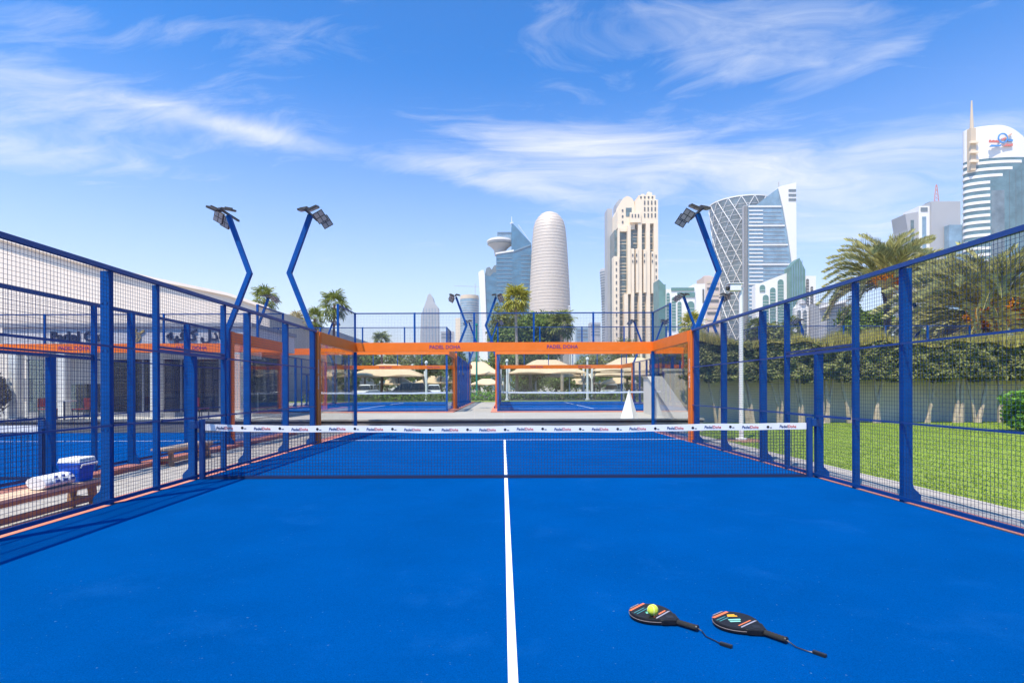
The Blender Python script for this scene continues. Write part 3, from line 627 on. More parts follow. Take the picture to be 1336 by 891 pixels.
bench('empty wooden bench against the fence of the court in front of the cafe', (-6.84, 2.95, AI + .02), 1.75)
cb = thing('cool_box', 'blue cool box with white lid standing on the wooden bench', 'cool box', (-5.53, -1.90, AI + .38), R(4)); cb.scale = (.85, .8, 1.12)
bd = MB().hexa([(-.13, -.17, 0), (.13, -.17, 0), (.13, .17, 0), (-.13, .17, 0)], [(-.155, -.20, .22), (.155, -.20, .22), (.155, .20, .22), (-.155, .20, .22)])
M_cool = mat('cool_box_blue', (.004, .09, .55), .35, coat=.2)
obj('box_body', bd, M_cool, cb, bevel=.015); obj('lid', MB().hexa([(-.165, -.21, .222), (.165, -.21, .222), (.165, .21, .222), (-.165, .21, .222)], [(-.15, -.195, .275), (.15, -.195, .275), (.15, .195, .275), (-.15, .195, .275)]), M_steelw, cb, bevel=.014)
hd = MB().tube([(.168, -.19, .17), (.185, -.19, .20), (.19, 0, .20), (.185, .19, .20), (.168, .19, .17)], .011, 8); obj('handle', hd, M_steelw, cb, smooth=True)
bar('rim', M_cool, cb, -.168, .168, -.213, .213, .205, .2205)
bn = thing('white_bundle', 'white rounded bundle with blue printed pattern lying on the bench', 'bundle', (-5.50, -2.36, AI + .38), R(2)); bn.scale = (.95, .74, .95)
for k in range(4):
    m = MB(); prof = []
    y0 = -.33 + k * .168
    rings = [(y0 + .166 * u, .105 * (1 - .10 * abs(2 * u - 1) ** 3)) for u in (0, .12, .3, .5, .7, .88, 1)]
    vs = [(1.25 * r * math.cos(a) * (1 - .12 * math.sin(2 * a)), yv, .085 + .8 * r * math.sin(a)) for yv, r in rings for a in [2 * math.pi * j / 18 for j in range(18)]]
    fs = [(i * 18 + j, i * 18 + (j + 1) % 18, (i + 1) * 18 + (j + 1) % 18, (i + 1) * 18 + j) for i in range(6) for j in range(18)] + [tuple(range(17, -1, -1)), tuple(108 + j for j in range(18))]
    o = obj('roll', m.add(vs, fs), mat('towel_white', (.78, .78, .80), .9, bump=.6, bscale=90), bn, smooth=True)
    for q_ in range(2 if k else 0):
        zc = .075 + .055 * q_
        bar('print_mark', mat('towel_print', (.10, .16, .42), .9), o, .108 if q_ else .125, .130 if q_ else .135, y0 + .03, y0 + .07 + .05 * (q_ == 0), zc, zc + .03)

# ---------------------------------------------------------------- rackets and ball
def racket(label, tip, end, strap, accents):
    tip = Vector(tip); end = Vector(end); d = (end - tip).normalized(); ang = math.atan2(d.y, d.x)
    t = thing('padel_racket', label, 'racket', (tip.x, tip.y, .008), ang, 'padel rackets on the court')
    # local x from the tip of the head to the handle end
    out = []
    for k in range(40):
        a = math.pi * (1 - k / 39.0)
        u = .5 - .5 * math.cos(math.pi * k / 39)
        xx = .285 * u; ww = .131 * (math.sin(math.pi * (u ** .86)) ** .55) if 0 < u < 1 else 0
        ww = max(ww, 0)
        out.append((xx, ww))
    pts = [(xx, ww) for xx, ww in out if xx < .25] + [(.262, .074), (.30, .034), (.318, .020)]
    poly = pts + [(a, -b) for a, b in reversed(pts[1:])]
    bl = MB().prism(poly, 'z', 0, .036); body = obj('head', bl, mat('carbon_black', (.009, .009, .010), .42, var=.3, vscale=40, spec=.3), t, bevel=.007)
    rim = [(xx, ww) for xx, ww in pts]
    def band(off, z0, z1, mt, nm, i0=0, i1=None):
        m = MB(); seq = [(a, b) for a, b in poly]; c = (.15, 0)
        for i in range(len(seq)):
            p, q = Vector(seq[i]), Vector(seq[(i + 1) % len(seq)]); e = (q - p)
            if e.length < 1e-5 or p.x > .25 or q.x > .25: continue
            n_ = Vector((-e.y, e.x)).normalized()
            if n_.dot((p + q) / 2 - Vector(c)) < 0: n_ = -n_
            m.add([(p.x, p.y, z0), (q.x, q.y, z0), (q.x + n_.x * off, q.y + n_.y * off, z0), (p.x + n_.x * off, p.y + n_.y * off, z0), (p.x, p.y, z1), (q.x, q.y, z1), (q.x + n_.x * off, q.y + n_.y * off, z1), (p.x + n_.x * off, p.y + n_.y * off, z1)],
                  [(0, 3, 2, 1), (4, 5, 6, 7), (0, 1, 5, 4), (1, 2, 6, 5), (2, 3, 7, 6), (3, 0, 4, 7)])
        return obj(nm, m, mt, body)
    band(.0015, .0175, .0202, mat('rim_highlight', (.36, .30, .27), .35), 'rim_highlight')  # thin pale line painted in place of the highlight along the rim
    # throat opening, grip, strap
    obj('throat_opening', MB().prism([(.235, 0), (.268, .030), (.292, .0), (.268, -.030)], 'z', .0362, .0372), M_black, body)
    obj('silver_wedge', MB().prism([(.212, -.075), (.222, -.085), (.222, .085), (.212, .075)], 'z', .0364, .0374), mat('silver_print', (.55, .52, .58), .3, metal=.5), body)
    for (x0, y0, x1, y1, wd_, c, nm) in accents:
        p, q = Vector((x0, y0)), Vector((x1, y1)); e = (q - p).normalized(); n_ = Vector((-e.y, e.x)) * wd_ / 2
        obj(nm, MB().prism([tuple(p - n_), tuple(q - n_), tuple(q + n_), tuple(p + n_)], 'z', .0363, .0371), c, body)
    gp = MB()
    prof = []
    for i in range(13):
        x0 = .312 + i * .0098; r_ = .0165 if i % 2 == 0 else .0180
        gp.tube([(x0, 0, .018), (x0 + .0097, 0, .018)], [r_, r_ - .001], 12)
    gr = obj('grip', gp, mat('grip_rubber', (.018, .018, .018), .85, bump=.5, bscale=300), t, smooth=True)
    obj('butt_cap', MB().tube([(.438, 0, .018), (.447, 0, .018)], [.0195, .018], 14), M_black, t, smooth=True)
    inv = Matrix.Rotation(-ang, 4, 'Z'); sp = inv @ (Vector((strap[0], strap[1], 0)) - Vector((tip.x, tip.y, 0)))
    mid = (.447 + sp.x) / 2
    path = [(.446, 0, .018), (.47, .002, .009), (mid - .03, sp.y * .4 - .012, .0035), (mid + .03, sp.y * .6 - .014, .0035), (sp.x * .9 + .03, sp.y * .9 - .008, .0035), (sp.x - .02, sp.y, .004)]
    st = obj('wrist_cord', MB().tube(path, .0032, 6), M_black, t, smooth=True)
    obj('cord_toggle', MB().box(-.035, .035, -.012, .012, -.004, .014), mat('toggle', (.014, .014, .015), .3), st, (sp.x, sp.y, .0), bevel=.004)
    return t
O_ = mat('orange_print', (.72, .17, .06), .45); Tl = mat('teal_print', (.05, .26, .28), .45); Yl = mat('yellow_print', (.85, .42, .02), .45); Mi = mat('mint_print', (.25, .68, .55), .45); Gn = mat('green_print', (.03, .35, .17), .45); Sv = mat('grey_print', (.22, .22, .25), .45)
def P0(px, py, h=0):
    z = F * (CH - h) / (py - PY); return ((px - PX) / F * z + CX, z + CY, h)
racket('black padel racket with green print and a tennis ball on its face', P0(824, 799), P0(910, 826), P0(946, 845),
       [(.035, -.085, .035, .085, .016, O_, 'orange_stripe'), (.015, -.05, .015, .05, .008, Sv, 'grey_stripe'), (.075, -.10, .075, .02, .006, Tl, 'teal_stripe'), (.095, -.10, .095, .02, .006, Tl, 'teal_stripe'), (.13, -.05, .17, .01, .014, Mi, 'chevron'), (.12, -.04, .15, .03, .012, Gn, 'chevron'), (.195, -.07, .195, .07, .012, O_, 'orange_stripe')])
racket('black padel racket with yellow and mint chevrons lying bare on the court', P0(933, 809), P0(1025, 842), P0(1068, 857),
       [(.035, -.085, .035, .07, .018, O_, 'orange_stripe'), (.012, -.05, .012, .05, .008, Sv, 'grey_stripe'), (.07, -.10, .07, -.01, .006, Tl, 'teal_stripe'), (.09, -.10, .09, -.01, .006, Tl, 'teal_stripe'), (.065, .02, .09, .06, .016, Yl, 'chevron'), (.075, .005, .11, .055, .014, Yl, 'chevron'), (.11, -.04, .15, .025, .014, Mi, 'chevron'), (.13, -.055, .165, .0, .014, Mi, 'chevron'), (.195, -.07, .195, .06, .008, O_, 'orange_stripe')])
bp_ = P0(850.5, 803, .045); tb = thing('tennis_ball', 'yellow tennis ball resting on the face of the racket', 'ball', (bp_[0], bp_[1], .0450))
br = .0335; m = MB().lathe([(br * math.sin(math.pi * k / 20), br - br * math.cos(math.pi * k / 20)) for k in range(21)], 28)
obj('felt_ball', m, mat('ball_felt', (.62, .72, .06), .95, var=.08, vscale=60, bump=.5, bscale=900), tb, smooth=True)
seam = []
for k in range(49):
    u = 2 * math.pi * k / 48; v = Vector((.72 * math.cos(u) + .28 * math.cos(3 * u), .72 * math.sin(u) - .28 * math.sin(3 * u), .98 * math.sin(2 * u))).normalized() * (br + .0003); seam.append((v.x, v.y, v.z + br))
obj('seam', MB().tube(seam, .0011, 5, caps=False), mat('ball_seam', (.80, .82, .62), .8), tb)

# ---------------------------------------------------------------- cafe building beside the terrace
M_facia = mat('white_fascia', (.62, .60, .60), .7, var=.04, vscale=1.5); M_roofg = mat('roof_edge', (.30, .31, .34), .6)
M_beige = mat('beige_render', (.74, .645, .56), .85, var=.05, vscale=.3, dirt=((.48, .40, .34), .5, .5, .9, .3))
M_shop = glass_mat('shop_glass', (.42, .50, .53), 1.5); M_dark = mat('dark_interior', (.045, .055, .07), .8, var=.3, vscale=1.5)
M_grey = mat('grey_panel', (.32, .31, .31), .7, var=.05)
FY = 12.2
cf = thing('cafe_building', 'low white cafe with dark lettering on its fascia and glass shopfront', 'building', (-14.5, FY, UP))
def cbar(nm, mt, x0, x1, y0, y1, z0, z1, par=None): return bar(nm, mt, par or cf, x0 + 14.5, x1 + 14.5, y0, y1, z0, z1)
fas = cbar('fascia', M_facia, -18.75, -9.45, 0, .35, 2.72, 3.45); cbar('roof_edge', M_roofg, -18.8, -9.40, -.08, 4.6, 3.452, 3.60)
cbar('side_fascia', M_facia, -9.80, -9.46, .352, 4.5, 2.72, 3.45); cbar('soffit', M_facia, -18.7, -9.85, .36, 4.5, 2.85, 2.95)
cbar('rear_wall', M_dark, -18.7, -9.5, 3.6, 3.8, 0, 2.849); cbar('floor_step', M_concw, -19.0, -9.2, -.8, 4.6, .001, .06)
cbar('bulkhead', M_facia, -18.7, -9.5, .9, 1.05, 2.30, 2.848)
for k in range(6):
    x0 = -18.6 + k * 1.5
    gp = cbar('shop_window', M_shop, x0 + .05, x0 + 1.45, .95, .975, .25, 2.298)
    cbar('mullion', M_roofg, x0 - .03, x0 + .03, .93, 1.0, .062, 2.298); cbar('sill', M_roofg, x0 + .03, x0 + 1.47, .93, 1.0, .062, .24)
for x0 in (-18.55, -16.75, -13.25, -10.2): cbar('pillar', M_steelw, x0, x0 + .32, .02, .32, .061, 2.719)
cbar('counter', M_grey, -17.6, -15.2, 2.4, 2.9, .061, 1.05); cbar('bar_shelf', M_wood, -14.6, -11.0, 3.35, 3.59, 1.1, 1.16); cbar('bar_shelf', M_wood, -14.6, -11.0, 3.35, 3.59, 1.6, 1.66)
cbar('back_counter', M_concw, -14.6, -10.6, 2.9, 3.34, .061, .95)
cbar('blind', M_concw, -17.9, -15.6, .88, .90, 1.35, 2.29)
M_sign = mat('sign_letter', (.025, .028, .05), .5)
l = obj('lettering', text_mesh('Padel Café', .52, M_sign, .03, .010, 'LEFT'), M_sign, fas, (-2.85, -.21, -.145)); l.rotation_euler = (R(90), 0, 0)
l = obj('lettering', text_mesh('\uFEEA\uFEF4\uFED3\uFE8E\uFEDB \uFEDD\uFEA9\uFE8E\uFE91', .56, M_sign, .03, .010, 'LEFT'), M_sign, fas, (1.5, -.21, -.12)); l.rotation_euler = (R(90), 0, 0)
em = MB().lathe([(.14, 0), (.19, 0), (.19, .04), (.14, .04), (.14, 0)], 20); em.lathe([(.05, 0), (.09, 0), (.09, .04), (.05, .04), (.05, 0)], 14); em.prism([(.10, .14), (.16, .10), (.34, .22), (.30, .28)], 'z', 0, .04); em.prism([(-.1, .15), (0, .15), (.05, .30), (-.02, .32)], 'z', 0, .04)
e_ = obj('emblem', em, mat('gold_emblem', (.55, .40, .14), .4, metal=.3), fas, (.35, -.18, .0)); e_.rotation_euler = (R(90), 0, 0)
M_chair = mat('red_chair', (.45, .05, .05), .5)
def cafe_chair(x, y, rz, lab):
    t = thing('cafe_chair', lab, 'chair', (x, y, UP + .001), rz, 'cafe terrace chairs')
    bar('seat', M_chair, t, -.2, .2, -.2, .2, .42, .45); bar('backrest', M_chair, t, -.2, .2, .18, .205, .5, .82)
    for a in (-.18, .18):
        for b in (-.18, .18): bar('leg', M_black, t, a - .012, a + .012, b - .012, b + .012, 0, .82 if b > 0 else .419)
for i, (x_, y_, r_) in enumerate(((-16.35, 11.3, R(80)), (-15.2, 11.35, R(-80)), (-10.9, 11.35, R(80)))): cafe_chair(x_, y_, r_, ('red cafe chair at the small tree end of the round table by the shopfront', 'red cafe chair at the bar end of the round table by the shopfront', 'lone red cafe chair before the last shop window')[i])
tt = thing('cafe_table', 'small round cafe table between two red chairs', 'table', (-15.78, 11.32, UP + .001)); obj('table_top', MB().lathe([(0, .74), (.36, .74), (.36, .71), (0, .71)], 24), M_steelw, tt); obj('leg', MB().tube([(0, 0, 0), (0, 0, .71)], .03, 8), M_black, tt)
# large hall behind
hl = thing('large_hall', 'huge plain beige hall with sloping roof line behind the cafe', 'building', (-50, 40, UP))
D_ = 49.3
def hp(px, py): v = W(px, py, D_); return (v.x + 50, v.z - UP)
gp_ = [(-45, 0), hp(352, 507)[:1] + (0,), hp(352, 401), hp(300, 383), hp(200, 362), hp(110, 341), hp(-10, 305), hp(-150, 268), (-45, hp(-150, 268)[1])]
obj('gable_wall', MB().prism(gp_, 'y', 0, 40), M_beige, hl)
cp = [hp(353, 400), hp(300, 381.5), hp(200, 360.5), hp(110, 339.5), hp(-10, 303.5), hp(-150, 266.5)]
obj('roof_edge', MB().prism(cp + [(a, b - .25) for a, b in reversed(cp)], 'y', -.35, -.003), M_beige, hl)
for k, (x0, x1, y0, y1) in enumerate(((-60, 42, 432, 443), (-60, 42, 492, 520))):
    a, b = hp(x0, y1), hp(x1, y0); bar('window_strip', M_grey, hl, a[0], b[0], -.06, -.003, max(.3, a[1]), b[1])

# ---------------------------------------------------------------- far towers
class TW:
    def __init__(s, name, label, cx, D, cat='tower'):
        s.D = D; v = W(cx, 507, D); s.o = Vector((v.x, v.y, AI)); s.t = thing(name, label, cat, s.o)
    def p(s, px, py): v = W(px, py, s.D); return v.x - s.o.x, v.z - s.o.z
    def box(s, nm, x0, x1, y0, y1, mt, front=0, depth=25, par=None):
        a = s.p(x0, y1); b = s.p(x1, y0); z0 = 0 if y1 >= 507 else a[1]
        return bar(nm, mt, par or s.t, a[0], b[0], front, front + depth, z0, b[1])
    def poly(s, nm, pts, mt, front=0, depth=25):
        q = [s.p(*p) for p in pts]; q = [(x, 0 if pts[i][1] >= 507 else z) for i, (x, z) in enumerate(q)]
        return obj(nm, MB().prism(q, 'y', front, front + depth), mt, s.t)
    def lathe(s, nm, cx, prof, mt, n=48, cyoff=0, a0=0, a1=2 * math.pi, smooth=True, sy=1.0):
        k = s.D / F; c = s.p(cx, 507)[0]
        return obj(nm, MB().lathe([(r * k, max(0, s.p(0, y)[1]) if y < 507 else 0) for r, y in prof], n, (c, cyoff, 0), a0, a1, sy), mt, s.t, smooth=smooth)
def bldg(n_, base, rough=.5, **k): return mat(n_, base, rough, **k)
B_cream = bldg('cream_stone', (.76, .63, .47), .8, var=.04, vscale=.05); B_creamd = bldg('tan_stone', (.56, .45, .33), .8)
B_win = bldg('green_grey_glass', (.10, .15, .16), .15, var=.5, vscale=.22); B_wind = bldg('dark_window', (.10, .105, .11), .25)  # colour variation in the tower glass imitates uneven reflections, here and below
B_blue = bldg('blue_glass', (.04, .15, .25), .15, var=.32, vscale=.09); B_blued = bldg('blue_spandrel', (.11, .21, .30), .4); B_bluel = bldg('pale_blue_glass', (.18, .29, .38), .15, var=.3, vscale=.10)
B_grey = bldg('grey_clad', (.36, .36, .37), .5, var=.06, vscale=.05); B_greyd = bldg('grey_glass', (.13, .165, .185), .15, var=.4, vscale=.12); B_white = bldg('white_clad', (.74, .72, .69), .6)
B_green = bldg('green_glass', (.10, .21, .19), .25, var=.2, vscale=.15); B_pink = bldg('pink_stone', (.58, .46, .39), .8); B_teal = bldg('teal_glass', (.11, .19, .22), .10, var=.3, vscale=.13)
B_oval = bldg('oval_screen', (.56, .475, .395), .5, metal=.12, var=.05, vscale=.2); B_ovald = bldg('oval_joint', (.42, .36, .30), .5)
# oval tower with screen skin
T = TW('oval_tower', 'smooth grey beige bullet shaped round tower with rounded top', 717.5, 770)
prof = [(0, 276.5), (6, 278), (11, 280.5), (15, 284.5), (18.5, 290), (20.5, 297), (22, 310), (23.4, 330), (24.8, 355), (26.2, 385), (27.2, 415), (27.6, 445), (27.6, 507)]
T.lathe('screen_skin', 717.5, prof, B_oval, 72)
def rad(y):
    for (r0, y0), (r1, y1) in zip(prof, prof[1:]):
        if y0 <= y <= y1: return r0 + (r1 - r0) * (y - y0) / (y1 - y0)
y = 283.0
while y < 452: T.lathe('floor_band', 717.5, [(rad(y) + .02, y), (rad(y) + .22, y + .05), (rad(y + .7) + .22, y + .65), (rad(y + .7) + .02, y + .7)], B_ovald, 56); y += 4.1
# saucer tower
T = TW('saucer_tower', 'blue glass tower with pointed top and a disc platform on its side', 665, 830)
T.poly('main_shaft', [(648, 507), (648, 331), (668, 328), (668, 291.5), (671, 293), (694, 318), (694, 507)], B_blue, 0, 34)
T.box('roof_box', 650, 667.8, 303, 316, B_bluel, 4, 20); T.box('roof_slab', 649.5, 668, 302, 303.2, B_blued, 3, 22)
T.lathe('disc', 653, [(0, 308.5), (15.5, 309.8), (17, 312), (16.6, 315.5), (14.8, 317.5), (11, 320.5), (8, 324), (7, 331), (0, 331.2)], B_grey, 40, 14); T.lathe('disc_rim', 653, [(17.02, 311.6), (17.5, 312), (17.5, 313), (17.02, 313.4)], B_white, 40, 14)
T.lathe('disc_groove', 653, [(16.4, 315.2), (16.9, 315.6), (16.7, 316.4), (15.6, 316.8)], B_greyd, 40, 14)
y = 336
while y < 446: T.box('floor_band', 648.4, 669, y, y + 1.0, B_blued, -.5, .45); T.box('floor_band', 680, 693.6, y - 3, y - 2.2, B_blued, -.5, .45); y += 5.2
T.poly('white_edge', [(647, 330), (671, 326), (671, 328.3), (647, 332)], B_white, -.9, .85); T.poly('sloping_band', [(671, 327), (694, 318.5), (694, 320.5), (671, 329)], B_blued, -.9, .85)
T.poly('side_wing', [(631.5, 507), (631.5, 362), (634, 358), (640, 360), (644, 355), (648, 355), (648, 507)], B_blue, 3, 26); T.poly('white_fin', [(634, 507), (624.5, 355), (629, 352), (631.5, 352), (633, 360), (638, 507)], B_white, 1, 22)
T.poly('ragged_parapet', [(633, 357.8), (635, 349), (639, 347.5), (642, 351), (645, 346), (648, 345), (648, 354.8), (644, 354.8), (640, 359.8), (634, 357.8)], B_greyd, 3.2, 20)
m = MB(); k = T.D / F; a = T.p(668.5, 293); top = T.p(668.5, 281)
m.tube([(a[0], 6, a[1] - 2), (a[0], 6, top[1])], [.9, .25], 6); m.tube([(a[0] - 2.6, 6, a[1] + 3), (a[0] + 2.2, 6, a[1] + 4.5)], .8, 6); obj('spire', m, B_white, T.t)
b_ = T.p(693, 316); obj('stay_rod', MB().tube([(T.p(677, 293)[0], 2, T.p(0, 293)[1]), (b_[0], 2, b_[1])], .3, 5), B_white, T.t)
# cream stepped tower
T = TW('cream_tower', 'tall cream stone tower with arched top and dark window strips', 830, 560)
T.box('rear_slab', 799.5, 806.5, 262, 507, B_grey, 26, 16); T.poly('rear_crown', [(813, 507), (813, 252), (817, 248), (837, 248.5), (839, 254), (839, 507)], B_grey, 30, 16)
T.box('glass_core', 803, 857.5, 300, 507, B_win, 2.5, 24)
T.poly('arched_block', [(806.5, 300), (806.5, 275), (808, 271), (811, 269), (812, 262), (815, 258.5), (819, 256.5), (823, 257.5), (826, 260), (828, 264), (829, 270), (829, 300)], B_cream, 0, 26)
T.box('upper_block', 829.2, 858.8, 262, 293, B_cream, -1.5, 27); T.box('upper_step', 834, 856, 255.5, 261.9, B_cream, 0, 20); T.box('turret', 846, 852, 251.5, 255.4, B_cream, 1, 8); T.box('turret', 838, 842, 253.5, 255.4, B_cream, 1, 8); T.lathe('turret_dome', 849, [(3, 251.4), (2.2, 249.8), (0, 249)], B_cream, 12, 5)
T.box('middle_block', 822, 836, 279, 292, B_cream, -3, 8)
for x0, x1, y0 in ((800.6, 807.5, 336), (806.5, 808.6, 298), (823.2, 827, 326), (832.6, 837.3, 290), (842.8, 848, 292), (853, 858.6, 292)):
    T.box('pier', x0, x1, y0, 507, B_cream, -2.2 if y0 < 320 else -3.4, 10)
for x0, x1, y0, y1 in ((829.4, 832.4, 326, 383), (839.4, 842.6, 327, 383), (849.6, 852.8, 330, 384), (818.5, 822.6, 296, 385)): T.box('pier', x0, x1, y0, y1, B_cream, -3.4, 10)
for x0, x1, y0 in ((813.5, 818.4, 385), (822.6, 826, 385), (833, 836.5, 383)): T.box('pier', x0, x1, y0, 507, B_cream, -5, 12)
for x0, x1 in ((808.6, 818.4), (827.1, 832.5), (837.4, 842.7), (848.1, 852.9)):
    y = 300 if x0 != 808.6 else 309
    if x0 == 808.6: T.box('arch_sill', x0, x1, 299, 303, B_cream, -1, 6)
    while y < 446: T.box('spandrel', x0 + .05, x1 - .05, y, y + .9, B_greyd if (int(y) % 3 == 0) else B_creamd, 1.9, .55); y += 4.3
T.box('arch_window', 817.3, 824.8, 272, 283, B_win, -.4, .38)
for i in range(4):
    for j in range(3): T.box('window', 840.5 + i * 4.6, 842.2 + i * 4.6, 263.5 + j * 8.2, 268.6 + j * 8.2, B_wind, -1.9, .38)
for j in range(3): T.box('window', 812, 814, 274 + j * 7.5, 277 + j * 7.5, B_wind, -.4, .38)
for i in range(4): T.box('window', 836 + i * 5, 838 + i * 5, 257, 260, B_wind, -.4, .38)
for i in range(3): T.box('window', 824 + i * 4, 825.6 + i * 4, 281.5, 285.5, B_wind, -3.4, .38)
for c in (825, 830, 840.2, 850.5):
    for j in range(2): T.box('window', c - .8, c + .8, 333 + j * 8, 336.5 + j * 8, B_wind, -3.8, .38)
for j in range(12): T.box('window', 803, 804.6, 343 + j * 8.4, 347 + j * 8.4, B_wind, -3.8, .38)
for j in range(10): T.box('window', 855, 856.6, 334 + j * 9, 338 + j * 9, B_wind, -2.6, .38)
T.box('roof_plant', 818, 824, 246, 248.4, B_greyd, 34, 6)
# waisted grey tower
T = TW('waisted_tower', 'grey banded waisted tower beside the cream tower', 794, 900)
T.lathe('shaft', 794, [(0, 351.5), (10, 352), (11, 354), (10.2, 365), (8.6, 390), (8.2, 420), (8.6, 507)], B_grey, 32)
y = 356.0
while y < 446: T.lathe('floor_band', 794, [(8.2 + 2.8 * max(0, (425 - y) / 70) ** 1.6 * .92 + .02, y), (8.45 + 2.8 * max(0, (425 - y) / 70) ** 1.6 * .92, y + .3), (8.45 + 2.8 * max(0, (425 - y) / 70) ** 1.6 * .92, y + 1.2), (8.2 + 2.8 * max(0, (425 - y) / 70) ** 1.6 * .9, y + 1.5)], B_greyd, 32); y += 3.4
# diagrid tower
T = TW('lattice_tower', 'hourglass shaped grey glass tower wrapped in white diamond lattice', 968, 640)
dp = [(39.5, 268), (39.9, 272), (38.6, 282), (36.6, 300), (34, 325), (32, 350), (30.8, 375), (30.3, 400), (30.6, 430), (31, 507)]
def drad(y):
    for (r0, y0), (r1, y1) in zip(dp, dp[1:]):
        if y0 <= y <= y1: return r0 + (r1 - r0) * (y - y0) / (y1 - y0)
    return dp[-1][0]
T.lathe('glass_skin', 968, dp, B_greyd, 56); T.lathe('roof', 968, [(0, 272), (39.4, 271.9)], B_grey, 40); T.lathe('rim', 968, [(39.6, 268), (40.4, 268.2), (40.4, 269.6), (39.6, 269.8)], B_white, 48)
k = T.D / F; y = 278
while y < 440: T.lathe('floor_band', 968, [(drad(y) + .02, y), (drad(y) + .12, y + .1), (drad(y) + .12, y + .8), (drad(y + 1) + .02, y + .9)], B_grey, 48); y += 6.2
for dr in (-1, 1):
    for h in range(16):
        path = []
        for i in range(25):
            yv = 269 + (446 - 269) * i / 24; an = 2 * math.pi * h / 16 + dr * (yv - 269) * .0143; r_ = (drad(yv) + .35) * k
            path.append((r_ * math.cos(an), r_ * math.sin(an), T.p(0, yv)[1]))
        obj('lattice_tube', MB().tube(path, .52, 4, caps=False), B_white, T.t)
# slanted tower with white fin
T = TW('slanted_tower', 'grey blue glass tower with sloping roof and white fin edge', 1008, 585)
T.poly('glass_body', [(977, 507), (977, 268.5), (987, 269), (1015.5, 247.5), (1022, 275), (1028, 310), (1033, 345), (1036, 507)], B_bluel, 0, 9)
T.poly('white_fin', [(1015.6, 247.2), (1018, 245), (1039, 240), (1039.6, 507), (1036.2, 507), (1033.2, 345), (1028.2, 310), (1022.2, 275)], B_white, -1, 9)
T.box('grey_edge', 971.5, 976.9, 269, 507, B_grey, 1, 4)
for j in range(3): T.box('slot', 1029, 1038.8, 249 + j * 6, 252 + j * 6, B_greyd, -1.4, .38)
for j, y in enumerate((270, 295, 320, 345.5, 371)): T.box('white_band', 977.1, 1020 + j * 4.2, y, y + 1.9, B_white, -.8, .78)
y = 275.5
while y < 440: T.box('balcony_band', 978, 996, y, y + 1.5, B_white, -.55, .53); y += 5.05
y = 278
while y < 370: T.box('floor_line', 996.2, 1018 + (y - 270) * .16, y, y + .45, B_grey, -.3, .28); y += 5.05
for x0 in (972.2, 973.9, 975.6): T.box('edge_mullion', x0, x0 + .6, 270, 450, B_wind, .5, .48)
obj('antenna', MB().tube([(T.p(1020.5, 246)[0], 6, T.p(0, 246)[1]), (T.p(1020.5, 236)[0], 6, T.p(0, 236)[1])], .5, 5), B_grey, T.t)
# white building with green arches
def arch(T, x0, x1, y0, y1, mt, front, par=None):
    c = (x0 + x1) / 2; r_ = (x1 - x0) / 2; pts = [(x0, y1), (x0, y0 + r_)] + [(c - r_ * math.cos(a), y0 + r_ - r_ * math.sin(a)) for a in [math.pi * i / 8 for i in range(1, 8)]] + [(x1, y0 + r_), (x1, y1)]
    T.poly('arched_window', pts, mt, front, .4)
    y = y0 + r_ * 2
    while y < min(y1, 440) - 1: T.box('window_bar', x0 + .1, x1 - .1, y, y + .35, B_white, front - .15, .14); y += 4
T = TW('green_arch_building', 'white office block with green arched windows and a gabled green glass prow', 1022, 420, 'building')
T.poly('white_wing', [(986, 507), (986, 373), (1000, 368), (1027, 357.5), (1027, 507)], B_white, 0, 6)
for x0, x1, y0 in ((991.5, 998.5, 373), (995.5, 1003, 386), (1005, 1012, 376.5), (1015, 1022.5, 366)): arch(T, x0, x1, y0, 382 if y0 == 373 else 440, B_green, -.42)
T.poly('green_prow', [(1027.2, 507), (1027.2, 352), (1036, 342.5), (1040, 339.5), (1043, 346), (1047.5, 355), (1047.5, 507)], B_green, -4, 8)
for i in range(5): T.box('prow_mullion', 1030 + i * 3.2, 1030.6 + i * 3.2, 350 - min(i, 3) * 2.4, 440, B_bluel, -4.4, .38)
T.box('white_wing', 1047.8, 1066, 361, 507, B_white, 1, 20)
for x0, x1, y0 in ((1053, 1056.5, 365), (1058.8, 1062, 375)): arch(T, x0, x1, y0, 430, B_wind, .58)
T.poly('porch', [(1031, 507), (1031, 405), (1035, 400), (1044, 400), (1048, 405), (1048, 507)], B_white, -8, 4); T.lathe('porch_dome', 1040, [(6, 400), (4.4, 395.5), (0, 393)], B_grey, 14, -6)
for x0 in (1033, 1040.5): arch(T, x0, x0 + 4.5, 408, 440, B_greyd, -8.4)
T = TW('white_arch_block', 'white block with stepped green arched windows beside the cream tower', 893, 430, 'building')
T.poly('green_tower', [(861, 507), (861, 364.5), (868, 371.5), (870, 371), (870, 507)], B_green, 2, 16); T.box('white_body', 869.8, 907, 378, 507, B_white, 0, 18)
T.box('window_strip', 876, 906, 376.2, 380.5, B_green, -.5, .48); T.box('window_strip', 884, 906.8, 382.5, 388.8, B_green, -.5, .48)
for x0, x1, y0 in ((869.9, 874, 383), (876.8, 881.8, 388.5), (884.2, 889.2, 394.5), (897, 906, 394)): arch(T, x0, x1, y0, 432, B_green, -.5)
T.box('white_annex', 907.2, 921, 371, 507, B_white, 1, 14); T.box('slot_window', 917.5, 919.5, 378, 396, B_wind, .5, .48)
T = TW('pink_block', 'pinkish stone block partly hidden behind the lattice tower', 930, 520, 'building'); T.box('body', 919, 940, 362, 507, B_pink, 0, 20); T.box('roof_step', 921, 930, 360, 361.9, B_pink, 2, 8)
for j in range(9): T.box('window_row', 923, 938, 368 + j * 8, 371 + j * 8, B_wind if j % 2 else B_creamd, -.4, .38)
